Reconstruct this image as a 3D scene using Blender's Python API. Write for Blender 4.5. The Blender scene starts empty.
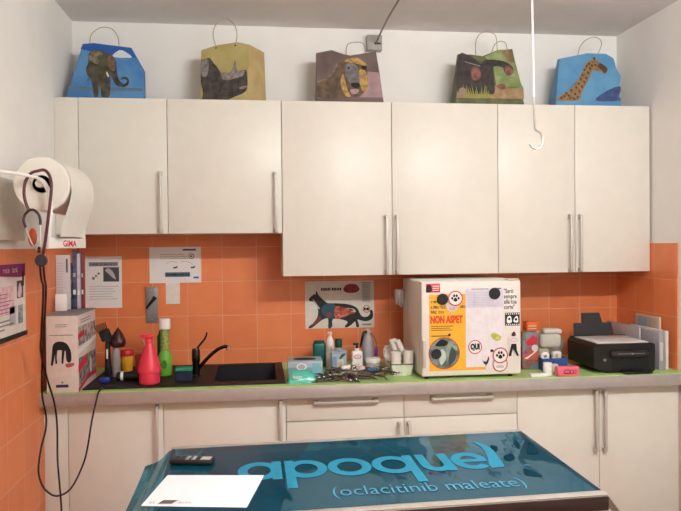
import bpy, bmesh, math, random
from mathutils import Vector, Matrix
random.seed(7)
S = bpy.context.scene
COL = S.collection
PI = math.pi
W, H, D = 3.266, 2.896, -5.6          # room: width, height, wall behind the camera
WT = .914                             # worktop height
SK = .921                             # top of the sink slab
UPT = 2.3817                          # top of the wall cupboards

# ------------------------------------------------------------------ materials
def lin(h):
    h = h.lstrip('#'); o = []
    for i in (0, 2, 4):
        c = int(h[i:i+2], 16)/255
        o.append(c/12.92 if c <= .04045 else ((c+.055)/1.055)**2.4)
    return (o[0], o[1], o[2], 1)
MATS = {}
def mat(name, col, rough=.5, metal=0, vary=.04, scale=30, bump=0, trans=0, alpha=1, coat=0, col2=None, ior=1.45):
    if name in MATS: return MATS[name]
    m = bpy.data.materials.new(name); m.use_nodes = True
    nt = m.node_tree; b = nt.nodes['Principled BSDF']
    c = lin(col)
    tc = nt.nodes.new('ShaderNodeTexCoord'); nz = nt.nodes.new('ShaderNodeTexNoise')
    nz.inputs['Scale'].default_value = scale; nz.inputs['Detail'].default_value = 4
    nt.links.new(tc.outputs['Object'], nz.inputs['Vector'])
    rp = nt.nodes.new('ShaderNodeValToRGB')
    c2 = lin(col2) if col2 else tuple(min(1, x*(1+vary)) for x in c[:3])+(1,)
    c1 = c if col2 else tuple(x*(1-vary) for x in c[:3])+(1,)
    rp.color_ramp.elements[0].color = c1; rp.color_ramp.elements[0].position = .38
    rp.color_ramp.elements[1].color = c2; rp.color_ramp.elements[1].position = .62
    nt.links.new(nz.outputs['Fac'], rp.inputs['Fac']); nt.links.new(rp.outputs['Color'], b.inputs['Base Color'])
    b.inputs['Roughness'].default_value = rough; b.inputs['Metallic'].default_value = metal
    b.inputs['Transmission Weight'].default_value = trans; b.inputs['Alpha'].default_value = alpha
    b.inputs['Coat Weight'].default_value = coat; b.inputs['IOR'].default_value = ior
    if bump:
        bp = nt.nodes.new('ShaderNodeBump'); bp.inputs['Strength'].default_value = bump; bp.inputs['Distance'].default_value = .002
        nt.links.new(nz.outputs['Fac'], bp.inputs['Height']); nt.links.new(bp.outputs['Normal'], b.inputs['Normal'])
    MATS[name] = m; return m

def tile_mat(name, axis, phase):
    m = bpy.data.materials.new(name); m.use_nodes = True
    nt = m.node_tree; N = nt.nodes.new; Lk = nt.links.new; b = nt.nodes['Principled BSDF']
    g = N('ShaderNodeNewGeometry'); sp = N('ShaderNodeSeparateXYZ'); Lk(g.outputs['Position'], sp.inputs[0])
    def math_(op, a, v=None):
        n = N('ShaderNodeMath'); n.operation = op
        if isinstance(a, (int, float)): n.inputs[0].default_value = a
        else: Lk(a, n.inputs[0])
        if v is not None:
            if isinstance(v, (int, float)): n.inputs[1].default_value = v
            else: Lk(v, n.inputs[1])
        return n.outputs[0]
    u = math_('SUBTRACT', sp.outputs[axis], phase); v = sp.outputs[2]
    pu = math_('PINGPONG', math_('ADD', u, 20.0), .1); pv = math_('PINGPONG', v, .1)
    d = math_('MINIMUM', pu, pv)
    mr = N('ShaderNodeMapRange'); mr.inputs[1].default_value = .0012; mr.inputs[2].default_value = .0026
    Lk(d, mr.inputs[0])                                 # 0 in the grout, 1 on the tile
    fu = math_('FLOOR', math_('DIVIDE', u, .2)); fv = math_('FLOOR', math_('DIVIDE', v, .2))
    cb = N('ShaderNodeCombineXYZ'); Lk(fu, cb.inputs[0]); Lk(fv, cb.inputs[1])
    wn = N('ShaderNodeTexWhiteNoise'); Lk(cb.outputs[0], wn.inputs['Vector'])
    nz = N('ShaderNodeTexNoise'); nz.inputs['Scale'].default_value = 9; nz.inputs['Detail'].default_value = 3; Lk(g.outputs['Position'], nz.inputs['Vector'])
    f = math_('ADD', math_('MULTIPLY', wn.outputs['Value'], .35), math_('MULTIPLY', nz.outputs['Fac'], .75))
    rp = N('ShaderNodeValToRGB'); Lk(f, rp.inputs['Fac'])
    rp.color_ramp.elements[0].position = .3; rp.color_ramp.elements[0].color = lin('#de7846')
    rp.color_ramp.elements[1].position = .8; rp.color_ramp.elements[1].color = lin('#e88854')
    mx = N('ShaderNodeMix'); mx.data_type = 'RGBA'; Lk(mr.outputs[0], mx.inputs['Factor'])
    mx.inputs['A'].default_value = lin('#e6a684'); Lk(rp.outputs['Color'], mx.inputs['B'])
    Lk(mx.outputs['Result'], b.inputs['Base Color']); b.inputs['Roughness'].default_value = .42
    bp = N('ShaderNodeBump'); bp.inputs['Strength'].default_value = .5; bp.inputs['Distance'].default_value = .0015
    Lk(mr.outputs[0], bp.inputs['Height']); Lk(bp.outputs['Normal'], b.inputs['Normal'])
    return m

WALL = mat('wall_paint', '#f0ede8', .85, vary=.015, scale=6, bump=.1)
CEIL = mat('ceiling_paint', '#ebe9e7', .9, vary=.02, scale=5)
FLOOR = mat('floor_tiles', '#8f6a58', .5, vary=.06, scale=8)
CREAM = mat('cream_laminate', '#e0dacf', .38, vary=.012, scale=14)
CREAMD = mat('cream_carcass', '#dccfbd', .5, vary=.012, scale=14)
STEEL = mat('brushed_steel', '#b9b4ad', .32, 1, vary=.05, scale=60)
HANDLE = mat('satin_aluminium', '#c6bfb7', .5, .35, vary=.03, scale=60)
ALU = mat('aluminium_edge', '#b3aaa5', .45, .3, vary=.04, scale=25)
LIME = mat('lime_worktop', '#b3cf83', .45, vary=.03, scale=60)
BLACK = mat('black_plastic', '#141314', .4, vary=.1, scale=50)
BLACKM = mat('matt_black', '#1c1a1b', .7, vary=.1, scale=50)
GRANITE = mat('black_granite', '#101016', .6, vary=.3, scale=180)
PAPER = mat('white_paper', '#ece8e6', .8, vary=.01, scale=20)
PAPERG = mat('grey_paper', '#cfc8c8', .8, vary=.02, scale=20)
WHITE = mat('white_plastic', '#efebe4', .4, vary=.015, scale=20)
INK = mat('black_ink', '#151314', .7)
GREY = mat('grey_ink', '#8a8688', .8)
LGREY = mat('pale_grey_ink', '#b8b3b6', .8)
DGREY = mat('dark_grey_ink', '#4c4a4e', .8)
RED = mat('red_ink', '#c8243a', .6)
MAROON = mat('maroon_rubber', '#5a2630', .5, vary=.08)
PURPLE = mat('purple_ink', '#8c2766', .7)
PINKP = mat('pink_ink', '#d9a3ab', .8, col2='#e6c8c6', scale=40)
YEL = mat('yellow_ink', '#f0b02a', .6)
BLUE = mat('blue_ink', '#26489a', .6)
GREENL = mat('leaf_green_plastic', '#6db23a', .4)
ORANGE = mat('orange_ink', '#ee6a2a', .6)
CLEAR = mat('clear_plastic', '#e4e4e2', .25, alpha=.45, vary=.02)
TEAL = mat('teal_plastic', '#0b5a56', .35)

# ------------------------------------------------------------------ mesh builder
class MB:
    def __init__(s): s.v = []; s.f = []; s.fm = []; s.mats = []; s.mi = 0; s.M = Matrix.Identity(4)
    def use(s, m):
        if m not in s.mats: s.mats.append(m)
        s.mi = s.mats.index(m); return s
    def add(s, vs, fs):
        o = len(s.v); s.v += [s.M @ Vector(p) for p in vs]
        s.f += [[i+o for i in f] for f in fs]; s.fm += [s.mi]*len(fs); return s
    def box(s, x0, x1, y0, y1, z0, z1, bev=0, seg=2):
        if bev <= 0:
            return s.add([(x0,y0,z0),(x1,y0,z0),(x1,y1,z0),(x0,y1,z0),(x0,y0,z1),(x1,y0,z1),(x1,y1,z1),(x0,y1,z1)],
                         [(0,3,2,1),(4,5,6,7),(0,1,5,4),(1,2,6,5),(2,3,7,6),(3,0,4,7)])
        bm = bmesh.new(); bmesh.ops.create_cube(bm, size=1)
        for v in bm.verts: v.co = Vector(((x0+x1)/2+v.co.x*(x1-x0), (y0+y1)/2+v.co.y*(y1-y0), (z0+z1)/2+v.co.z*(z1-z0)))
        bmesh.ops.bevel(bm, geom=bm.edges[:], offset=min(bev, .48*min(x1-x0, y1-y0, z1-z0)), segments=seg, affect='EDGES', profile=.5)
        return s.from_bm(bm)
    def from_bm(s, bm):
        bm.verts.index_update()
        s.add([v.co.copy() for v in bm.verts], [[v.index for v in f.verts] for f in bm.faces]); bm.free(); return s
    def lathe(s, prof, c=(0,0,0), n=24, axis='Z', sx=1, sy=1):
        vs = []; fs = []; k = len(prof)
        for i in range(n):
            a = 2*PI*i/n
            for r, z in prof:
                x, y = r*math.cos(a)*sx, r*math.sin(a)*sy
                p = (x, y, z) if axis == 'Z' else ((x, z, y) if axis == 'Y' else (z, x, y))
                vs.append((c[0]+p[0], c[1]+p[1], c[2]+p[2]))
        for i in range(n):
            j = (i+1) % n
            for q in range(k-1):
                fs.append((i*k+q, j*k+q, j*k+q+1, i*k+q+1))
        if prof[0][0] > 1e-6: fs.append([i*k for i in range(n)][::-1])
        if prof[-1][0] > 1e-6: fs.append([i*k+k-1 for i in range(n)])
        return s.add(vs, fs)
    def cyl(s, c, r, h, n=20, axis='Z', bev=0):
        b = bev or .0005
        return s.lathe([(0,0),(r-b,0),(r,b),(r,h-b),(r-b,h),(0,h)], c, n, axis)
    def sphere(s, c, r, n=14, sx=1, sy=1, sz=1):
        k = n//2; return s.lathe([(r*math.sin(PI*i/k), -r*sz*math.cos(PI*i/k)) for i in range(k+1)], c, n, 'Z', sx, sy)
    def tube(s, pts, r, n=8, closed=False, smooth=4, caps=True):
        P = [Vector(p) for p in pts]
        if smooth > 1 and len(P) > 2:
            Q = []; m = len(P); rng = range(m if closed else m-1)
            for i in rng:
                g = lambda j: P[j % m] if closed else P[max(0, min(m-1, j))]
                a, b, c, d = g(i-1), g(i), g(i+1), g(i+2)
                for q in range(smooth):
                    t = q/smooth
                    Q.append(.5*((2*b)+(c-a)*t+(2*a-5*b+4*c-d)*t*t+(3*b-a-3*c+d)*t**3))
            if not closed: Q.append(P[-1])
            P = Q
        m = len(P); vs = []; fs = []; up = None
        for i in range(m):
            a = P[(i-1) % m] if (closed or i > 0) else P[i]; b = P[(i+1) % m] if (closed or i < m-1) else P[i]
            t = (b-a).normalized()
            if up is None: up = t.orthogonal().normalized()
            up = (up - t*up.dot(t)).normalized(); sd = t.cross(up)
            rr = r(i/(m-1)) if callable(r) else r
            for j in range(n):
                an = 2*PI*j/n; vs.append(P[i]+(up*math.cos(an)+sd*math.sin(an))*rr)
        for i in range(m if closed else m-1):
            i2 = (i+1) % m
            for j in range(n): fs.append((i*n+j, i*n+(j+1) % n, i2*n+(j+1) % n, i2*n+j))
        if caps and not closed: fs.append(list(range(n))[::-1]); fs.append([(m-1)*n+j for j in range(n)])
        return s.add(vs, fs)
    def prism(s, poly, o, u, v, depth):
        """closed outline in the plane (o; u, v), grown by depth along u x v (both faces)"""
        o, u, v = Vector(o), Vector(u), Vector(v); nn = u.cross(v).normalized()*depth; k = len(poly)
        A = [o+u*a+v*b for a, b in poly]; B = [p+nn for p in A]
        ar = sum(poly[i][0]*poly[(i+1) % k][1]-poly[(i+1) % k][0]*poly[i][1] for i in range(k))
        fs = [list(range(k))[::-1], list(range(k, 2*k))]+[(i, (i+1) % k, k+(i+1) % k, k+i) for i in range(k)]
        if ar < 0: fs = [f[::-1] for f in fs]
        return s.add(A+B, fs)
    def build(s, name, m=None, parent=None, loc=(0,0,0), rz=0, smooth=35):
        me = bpy.data.meshes.new(name)
        me.from_pydata([tuple(p) for p in s.v], [], s.f)
        for mm in (s.mats or [m]): me.materials.append(mm)
        if s.mats:
            for p, i in zip(me.polygons, s.fm): p.material_index = i
        bm = bmesh.new(); bm.from_mesh(me)
        if not getattr(s, 'flat', False): bmesh.ops.recalc_face_normals(bm, faces=bm.faces[:])
        bm.to_mesh(me); bm.free()
        if smooth:
            for p in me.polygons: p.use_smooth = True
            me.set_sharp_from_angle(angle=math.radians(smooth))
        o = bpy.data.objects.new(name, me); COL.objects.link(o)
        o.location = loc; o.rotation_euler = (0, 0, rz)
        if parent: o.parent = parent
        return o

def tag(o, label, cat, group=None, kind=None):
    o['label'] = label; o['category'] = cat
    if group: o['group'] = group
    if kind: o['kind'] = kind
    return o
def thing(name, label, cat, loc=(0,0,0), rz=0, group=None):
    o = bpy.data.objects.new(name, None); COL.objects.link(o); o.location = loc; o.rotation_euler = (0,0,rz)
    o.empty_display_size = .05
    return tag(o, label, cat, group)
def struct(o): o['kind'] = 'structure'; return o

_tc = {}
def text_geo(t, bold=0):
    if (t, bold) in _tc: return _tc[(t, bold)]
    c = bpy.data.curves.new('lettering_curve', 'FONT'); c.body = t; c.size = 1; c.offset = bold; c.resolution_u = 3
    o = bpy.data.objects.new('lettering_curve', c); me = bpy.data.meshes.new_from_object(o)
    vs = [(v.co.x, v.co.y) for v in me.vertices]; fs = [list(p.vertices) for p in me.polygons]
    bpy.data.objects.remove(o); bpy.data.curves.remove(c); bpy.data.meshes.remove(me)
    x0 = min(v[0] for v in vs); x1 = max(v[0] for v in vs); y0 = min(v[1] for v in vs); y1 = max(v[1] for v in vs)
    _tc[(t, bold)] = ([(a-x0, b) for a, b in vs], fs, x1-x0, y0, y1); return _tc[(t, bold)]

class Print(MB):
    """flat printing on a surface: o = corner, u / v = unit axes, n = u x v points out of the surface"""
    flat = True
    def __init__(s, o, u, v, lift=.0006, conv=None):
        super().__init__(); s.o = Vector(o); s.u = Vector(u); s.vv = Vector(v); s.n = s.u.cross(s.vv).normalized(); s.lift = lift; s.lay = 0; s.conv = conv
    def P(s, a, b): return s.o+s.u*a+s.vv*b+s.n*(s.lift+.00025*s.lay)
    def layer(s, k): s.lay = k; return s
    def poly(s, pts, m):
        s.use(m)
        if s.conv: pts = [s.conv(*p) for p in pts]
        k = len(pts); ar = sum(pts[i][0]*pts[(i+1) % k][1]-pts[(i+1) % k][0]*pts[i][1] for i in range(k))
        if ar < 0: pts = pts[::-1]
        return s.add([s.P(a, b) for a, b in pts], [list(range(k))])
    def blob(s, pts, m, sub=3):
        k = len(pts); Q = []
        for i in range(k):
            a, b, c, d = (Vector(pts[(i+j) % k]) for j in (-1, 0, 1, 2))
            for q in range(sub):
                t = q/sub; Q.append(tuple(.5*((2*b)+(c-a)*t+(2*a-5*b+4*c-d)*t*t+(3*b-a-3*c+d)*t**3)))
        return s.poly(Q, m)
    def rect(s, x0, y0, x1, y1, m): return s.poly([(x0,y0),(x1,y0),(x1,y1),(x0,y1)], m)
    def disc(s, x, y, r, m, ry=None, n=24):
        return s.poly([(x+r*math.cos(2*PI*i/n), y+(ry or r)*math.sin(2*PI*i/n)) for i in range(n)], m)
    def ring(s, x, y, r, w, m, ry=None, wy=None, n=32, a0=0, a1=2*PI):
        s.use(m); ry = ry or r; wy = wy or w
        C = s.conv or (lambda a, b: (a, b)); vs = []; full = abs(a1-a0-2*PI) < 1e-6
        for i in range(n+1):
            a = a0+(a1-a0)*i/n
            vs += [s.P(*C(x+r*math.cos(a), y+ry*math.sin(a))), s.P(*C(x+(r-w)*math.cos(a), y+(ry-wy)*math.sin(a)))]
        return s.add(vs, [(2*i+1, 2*i, 2*i+2, 2*i+3) for i in range(n)])
    def text(s, t, x, y, w, h, m, bold=0):
        vs, fs, tw, y0, y1 = text_geo(t, bold); s.use(m); C = s.conv or (lambda a, b: (a, b))
        return s.add([s.P(*C(x+a/tw*w, y+b/.72*h)) for a, b in vs], fs)
    def lines(s, x0, x1, y0, y1, k, m, ragged=.3, fill=.4):
        st = (y1-y0)/k
        for i in range(k):
            yy = y0+st*i; s.rect(x0, yy, x1-(x1-x0)*ragged*random.random(), yy+st*fill, m)
        return s
def scrawl(P, x, y, w, h, m, seed=1):
    """a line of unreadable print: little stems and bowls the size of letters"""
    rnd = random.Random(seed); a = x
    while a < x+w-.3*h:
        lw = h*rnd.uniform(.45, .75)
        if rnd.random() < .16: a += lw*.7; continue
        k = rnd.random(); t = h*.2
        if k < .75: P.rect(a, y, a+t, y+h*(1 if rnd.random() < .3 else .72), m)
        if k > .2: P.rect(a, y+h*.52, a+lw*.8, y+h*.72, m)
        if k > .45: P.rect(a+lw*.8-t, y, a+lw*.8, y+h*.6, m)
        if k < .5: P.rect(a, y, a+lw*.8, y+t, m)
        a += lw
X_, Y_, Z_ = (1,0,0), (0,1,0), (0,0,1)

# ------------------------------------------------------------------ the room
struct(MB().box(-.12, W+.12, D-.1, .12, -.06, 0).build('floor', FLOOR))
struct(MB().box(-.12, W+.12, D-.1, .12, H, H+.06).build('ceiling', CEIL))
struct(MB().box(-.1, W+.1, .008, .1, 0, H).build('wall_back', WALL))
struct(MB().box(-.1, -.008, D, .008, 0, H).build('wall_left', WALL))
struct(MB().box(W+.008, W+.1, D, .008, 0, H).build('wall_right', WALL))
struct(MB().box(-.1, W+.1, D-.1, D, 0, H).build('wall_front', WALL))
struct(MB().box(0, W, 0, .008, 0, 1.8).build('trim_1', tile_mat('orange_tiles_back', 0, .0216)))
struct(MB().box(-.008, 0, D, .008, 0, 1.6).build('trim_2', tile_mat('orange_tiles_left', 1, -.13)))
struct(MB().box(W, W+.008, -.628, .008, 0, 1.6).build('trim_3', tile_mat('orange_tiles_right', 1, -.615)))

# ------------------------------------------------------------------ cupboards
def bar_handle(parent, x, y, z, L, vertical=True):
    """bow handle on a door front: two square posts and a flat bar"""
    m = MB(); b = .0075
    for t in (-1, 1):
        c = t*(L/2-.009)
        if vertical: m.box(x-.009, x+.009, y-.028, y, z+c-.011, z+c+.011, .002)
        else: m.box(x+c-.013, x+c+.013, y-.028, y, z-.012, z+.012, .002)
    if vertical: m.box(x-b, x+b, y-.036, y-.026, z-L/2, z+L/2, .003)
    else: m.box(x-L/2, x+L/2, y-.036, y-.026, z-b, z+b, .003)
    return m.build('handle', HANDLE, parent)
def carcass(m, x0, x1, y0, y1, z0, z1, top=True):
    t = .018
    m.box(x0, x0+t, y0, y1, z0, z1); m.box(x1-t, x1, y0, y1, z0, z1); m.box(x0+t, x1-t, y0, y1, z0, z0+t)
    if top: m.box(x0+t, x1-t, y0, y1, z1-t, z1)
    m.box(x0+t, x1-t, y1-.006, y1, z0+t, z1-t)
x0 = .1127
XS = [x0, x0+.45, x0+1.05, x0+1.65, x0+2.25, x0+3.15]
UD, UF = -.358, -.378                      # carcass front and door front of the wall cupboards
def wall_unit(i, zb, doors, label, filler=False):
    a, b = XS[i], XS[i+1]
    t = thing('wall_cabinet', label, 'cabinet', (a, 0, zb), 0, 'wall cupboards'); w = b-a; h = UPT-zb
    m = MB(); carcass(m, .0005, w-.0005, UD, -.0005, 0, h); m.build('body', CREAMD, t)
    n = len(doors)
    for k, side in enumerate(doors):
        p, q = w*k/n+.0015, w*(k+1)/n-.0015
        d = MB().box(p, q, UF, UD-.0015, .0, h, .0018).build('door', CREAM, t)
        hx = q-.033 if side == 'r' else p+.022
        bar_handle(d, hx, UF, .165, .32)
    if filler: MB().box(-a-.007, -.0015, UF, UD+.01, 0, h, .0015).build('filler_panel', CREAM, t)
wall_unit(0, 1.6724, 'r', 'narrow short wall cupboard in the left corner, below the elephant bag', True)
wall_unit(1, 1.6724, 'r', 'wide short cream wall cupboard below the rhinoceros bag')
wall_unit(2, 1.4394, 'r', 'tall cream wall cupboard below the lion bag')
wall_unit(3, 1.4394, 'l', 'tall single-door cream wall cupboard directly above the small fridge')
wall_unit(4, 1.4394, 'rl', 'tall double-door cream wall cupboard above the printer')

BD, BF, BT = -.628, -.648, .851
def base_unit(i, kind, label, filler=False):
    a, b = XS[i], XS[i+1]; w = b-a
    t = thing('base_cabinet', label, 'cabinet', (a, 0, 0), 0, 'base cupboards')
    m = MB(); carcass(m, .0005, w-.0005, BD, -.012, .1, BT, top=(kind != 'sink')); m.build('body', CREAMD, t)
    MB().box(.001, w-.001, BD+.05, BD+.065, 0, .099).build('plinth', CREAMD, t)
    zt = BT-.004
    if kind in ('door', 'sink'):
        d = MB().box(.0015, w-.0015, BF, BD-.0015, .11, zt, .0018).build('door', CREAM, t); bar_handle(d, w-.028, BF, .672, .32)
    elif kind in ('drawer_r', 'drawer_l'):
        d = MB().box(.0015, w-.0015, BF, BD-.0015, .723, zt, .0018).build('drawer', CREAM, t); bar_handle(d, w/2, BF, .816, .32, False)
        d = MB().box(.0015, w-.0015, BF, BD-.0015, .11, .719, .0018).build('door', CREAM, t)
        bar_handle(d, w-.026 if kind == 'drawer_r' else .022, BF, .54, .32)
    else:
        d = MB().box(.0015, w/2-.0015, BF, BD-.0015, .11, zt, .0018).build('door', CREAM, t); bar_handle(d, w/2-.028, BF, .667, .32)
        d = MB().box(w/2+.0015, w-.0015, BF, BD-.0015, .11, zt, .0018).build('door', CREAM, t); bar_handle(d, w/2+.022, BF, .667, .32)
    if filler: MB().box(-a+.001, -.0015, BF, BD+.01, .1, BT, .0015).build('filler_panel', CREAM, t)
base_unit(0, 'door', 'cream base cupboard in the left corner behind the hanging cables', True)
base_unit(1, 'sink', 'cream base cupboard with one plain door under the sink basin')
base_unit(2, 'drawer_r', 'cream base cupboard with a drawer, below the heap of instruments')
base_unit(3, 'drawer_l', 'cream base cupboard with a drawer, below the small fridge')
base_unit(4, 'double', 'cream double-door base cupboard on the right below the printer')

# ------------------------------------------------------------------ worktop, sink, tap
t = thing('worktop', 'lime green kitchen worktop with a grey metal front edge', 'worktop', (0, 0, 0))
hx0, hx1, hy0, hy1 = .785, 1.135, -.585, -.065
m = MB(); zb_ = BT+.001
m.box(.001, hx0, -.712, -.001, zb_, WT); m.box(hx1, W-.001, -.712, -.001, zb_, WT)
m.box(hx0, hx1, -.712, hy0, zb_, WT); m.box(hx0, hx1, hy1, -.001, zb_, WT)
m.build('slab', LIME, t)
MB().box(.001, W-.001, -.719, -.712, zb_, WT-.003, .001).build('front_edge', ALU, t)
t = thing('sink', 'black stone sink with drainer and basin set into the worktop', 'sink', (0, 0, WT))
bx0, bx1, by0, by1 = .80, 1.12, -.57, -.08
m = MB(); e = .0003; z1 = SK-WT
m.box(.182, bx0, -.652, -.04, e, z1-.002); m.box(bx1, 1.162, -.652, -.04, e, z1); m.box(bx0, bx1, -.652, by0, e, z1); m.box(bx0, bx1, by1, -.04, e, z1)
m.box(.182, bx0, -.652, -.639, z1-.002, z1); m.box(.182, bx0, -.053, -.04, z1-.002, z1); m.box(.182, .195, -.639, -.053, z1-.002, z1)
m.build('drainer', GRANITE, t)
m = MB(); w = .008; zd = -.185
m.box(bx0-w, bx0, by0-w, by1+w, zd, e); m.box(bx1, bx1+w, by0-w, by1+w, zd, e); m.box(bx0, bx1, by0-w, by0, zd, e); m.box(bx0, bx1, by1, by1+w, zd, e)
m.box(bx0, bx1, by0, by1, zd, zd+w); m.build('basin', GRANITE, t)
MB().lathe([(.0, .001), (.03, .001), (.034, .003), (.034, 0), (0, 0)], (.96, -.3, zd+w)).build('drain', STEEL, t)
SKT = SK-.002
CHROME = mat('dark_chrome', '#3a3432', .15, .9)
t = thing('faucet', 'dark mixer tap with raised lever and curved spout beside the basin', 'faucet', (.70, -.40, SKT))
MB().lathe([(0,0),(.026,0),(.026,.006),(.021,.012),(.019,.07),(.022,.085),(.022,.135),(.017,.148),(0,.15)]).build('body', CHROME, t)
MB().tube([(.006,0,.145),(.02,0,.165),(.045,0,.195),(.055,0,.215),(.057,0,.232)], lambda q: .006-.002*q, 8).build('lever', CHROME, t)
sp = MB().tube([(.005,0,.03),(.03,-.006,.062),(.075,-.015,.11),(.115,-.022,.142),(.15,-.028,.157),(.168,-.031,.155)], .0095, 10).build('spout', CHROME, t)
MB().cyl((.171,-.0315,.138), .011, .02, 14).build('aerator', mat('bright_chrome', '#d8d4d0', .12, 1), sp)

# ------------------------------------------------------------------ paper bags on the cupboards
BAGSIDE = {}
def bag(name_label, x, y, rz, outline, depth, cols, px, handles, prt, lean=.45, y_bottom_px=0, side=None):
    """outline in photo-crop pixels (front face); px = (u of crop zero, metres per crop pixel, v of crop y, crop y)"""
    cx, mpp, v0, cy = px
    cv = lambda a, b: ((a-cx)*mpp, v0+(cy-b)*mpp)
    t = thing('paper_bag', name_label, 'gift bag', (x, y, UPT+.0005), rz, 'animal gift bags on the wall cupboards')
    O = [cv(*p) for p in outline]; lo = min(p[1] for p in O); O = [(a, 0 if b-lo < .012 else b) for a, b in O]
    hmax = max(p[1] for p in O); k = len(O)
    yf = lambda z: -depth/2+depth*lean*z/hmax
    vs = [(a, yf(b), b) for a, b in O]+[(a, -yf(b), b) for a, b in O]
    m = MB(); m.use(cols[0])
    m.add(vs, [list(range(k))]); m.use(cols[0]); m.add(vs, [list(range(k, 2*k))[::-1]])
    m.use(side or cols[0])
    for i in range(k): m.add([vs[i], vs[(i+1) % k], vs[k+(i+1) % k], vs[k+i]], [(0,1,2,3)])
    bm_ = m; ob = bm_.build('bag_body', None, t, smooth=0)
    sl = Vector((0, depth*lean/hmax, 1)); 
    P = Print((0, -depth/2, 0), X_, tuple(sl), .0008, cv); prt(P); P.build('animal_print', None, t, smooth=0)
    for s, (ha, hb) in zip((1, -1), handles):
        if ha is None: continue
        pts = []
        for a, b in hb:
            u, v = cv(a, b); pts.append((u, s*(yf(min(v, hmax))+.002*-1), v))
        MB().tube(pts, .003, 6, smooth=5).build('cord_handle', ha, t)
    return t
CORD = mat('pale_paper_cord', '#b3a999', .8)
SKY = mat('sky_blue_print', '#3d74ae', .55, col2='#5589b8', scale=7)
SKYD = mat('deep_blue_print', '#1f57a6', .55)
SKYL = mat('light_blue_print', '#6299bf', .55, col2='#528bb8', scale=9)
CLOUD = mat('cloud_print', '#d4d8d8', .6)
ELE = mat('elephant_print', '#2c2a25', .6, col2='#57503f', scale=22)
ELEL = mat('elephant_light_print', '#8b8066', .6, col2='#5d553f', scale=40)
IVORY = mat('ivory_print', '#d9d2bd', .6)
OLIVE = mat('olive_print', '#b0a264', .55, col2='#c0b37a', scale=8)
KRAFT = mat('kraft_gusset', '#b39a66', .6, col2='#c2aa78', scale=12)
RHD = mat('rhino_dark_print', '#3b3532', .6, col2='#57504c', scale=30)
RHL = mat('rhino_light_print', '#9c9690', .6, col2='#77706b', scale=40)
LBR = mat('lion_backdrop_print', '#5b4a47', .6, col2='#6d5b57', scale=9)
MANE = mat('lion_mane_print', '#4a3a30', .6, col2='#6b533c', scale=30)
LFUR = mat('lion_fur_print', '#c09a56', .6, col2='#8f6e3f', scale=45)
LGY = mat('lion_face_print', '#77767c', .6, col2='#5d5552', scale=35)
LPK = mat('lion_dust_print', '#a8898a', .6, col2='#95777b', scale=14)
APE = mat('ape_print', '#2a2524', .6, col2='#403735', scale=28)
APEF = mat('ape_face_print', '#8f5a50', .6, col2='#613a34', scale=45)
JUN = mat('jungle_print', '#71824f', .6, col2='#959f6a', scale=18)
JUNT = mat('tan_rock_print', '#8f7252', .6, col2='#a58a66', scale=22)
GRASS = mat('grass_print', '#8d8a3e', .6)
GIR = mat('giraffe_print', '#80623f', .6, col2='#967651', scale=60)
GIRS = mat('giraffe_spot_print', '#54361d', .6)

def p_ele(P):
    P.layer(0); P.poly([(150,68),(230,58),(517,88),(560,170),(300,150),(135,110)], SKYD); P.layer(1)
    P.blob([(375,160),(410,120),(440,108),(480,125),(525,165),(470,170),(430,172)], CLOUD)
    P.layer(0); P.rect(48,415,606,442, mat('savanna_print', '#5a6f86', .6))
    P.layer(1); P.blob([(200,140),(250,112),(320,128),(380,160),(405,215),(410,270),(420,330),(440,370),(470,385),(490,360),(470,345),(440,350),(455,330),(490,330),(505,365),(490,400),(450,412),(405,395),(378,345),(365,320),(364,380),(358,490),(300,490),(292,420),(276,420),(275,490),(242,490),(225,380),(190,320),(180,270),(195,215)], ELE)
    P.blob([(195,355),(205,350),(200,370),(186,362)], ELE)
    P.layer(2); P.blob([(205,150),(250,118),(300,140),(290,160),(270,165),(280,200),(262,230),(225,215),(203,190)], ELEL); P.blob([(345,160),(385,170),(402,225),(395,280),(360,270),(340,220)], mat('elephant_ear_print','#7a6048',.6,col2='#5c4836',scale=40))
    P.layer(3); P.poly([(336,285),(352,320),(354,335),(340,325),(330,300)], IVORY); P.blob([(262,165),(320,150),(330,185),(300,215)], ELE); P.blob([(290,195),(312,190),(318,205),(300,212)], ELEL)
E_px = (325, .00069, .062, 446)
bag('blue paper bag printed with an elephant, leftmost on the wall cupboards', .222, -.20, .04, [(30,452),(150,68),(230,57),(520,85),(616,262),(612,452)], .13, [SKY], E_px,
    [(CORD, [(203,62),(215,-5),(265,-55),(320,-70),(375,-55),(415,0),(425,72)]), (None, None)], p_ele)
def p_rhino(P):
    P.layer(0); P.blob([(110,245),(125,245),(160,238),(178,262),(210,290),(235,325),(262,345),(300,335),(312,330),(320,290),(327,268),(337,295),(345,330),(390,330),(403,340),(411,405),(408,440),(385,460),(330,476),(250,500),(200,500),(150,500),(112,500),(128,440),(112,380),(108,310)], RHD)
    P.layer(1); P.blob([(240,330),(300,335),(320,290),(327,268),(337,295),(345,330),(388,332),(380,365),(330,372),(280,378),(250,365)], RHL); P.blob([(112,250),(155,250),(155,330),(130,345),(112,320)], RHL)
    P.poly([(165,236),(205,290),(215,350),(170,330)], RHD); P.blob([(360,425),(408,420),(405,432),(370,436)], RHL)
    P.layer(1); P.disc(203,187,5,INK); P.disc(327,187,5,INK)
R_px = (262, .00098, .024, 478)
bag('olive paper bag printed with a rhinoceros, second from the left', .905, -.20, -.50, [(108,482),(106,188),(200,172),(340,170),(416,193),(412,482)], .215, [OLIVE], R_px,
    [(CORD, [(203,180),(186,120),(195,70),(235,36),(290,40),(330,85),(338,140),(327,180)]), (None, None)], p_rhino, lean=.12, side=KRAFT)
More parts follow.
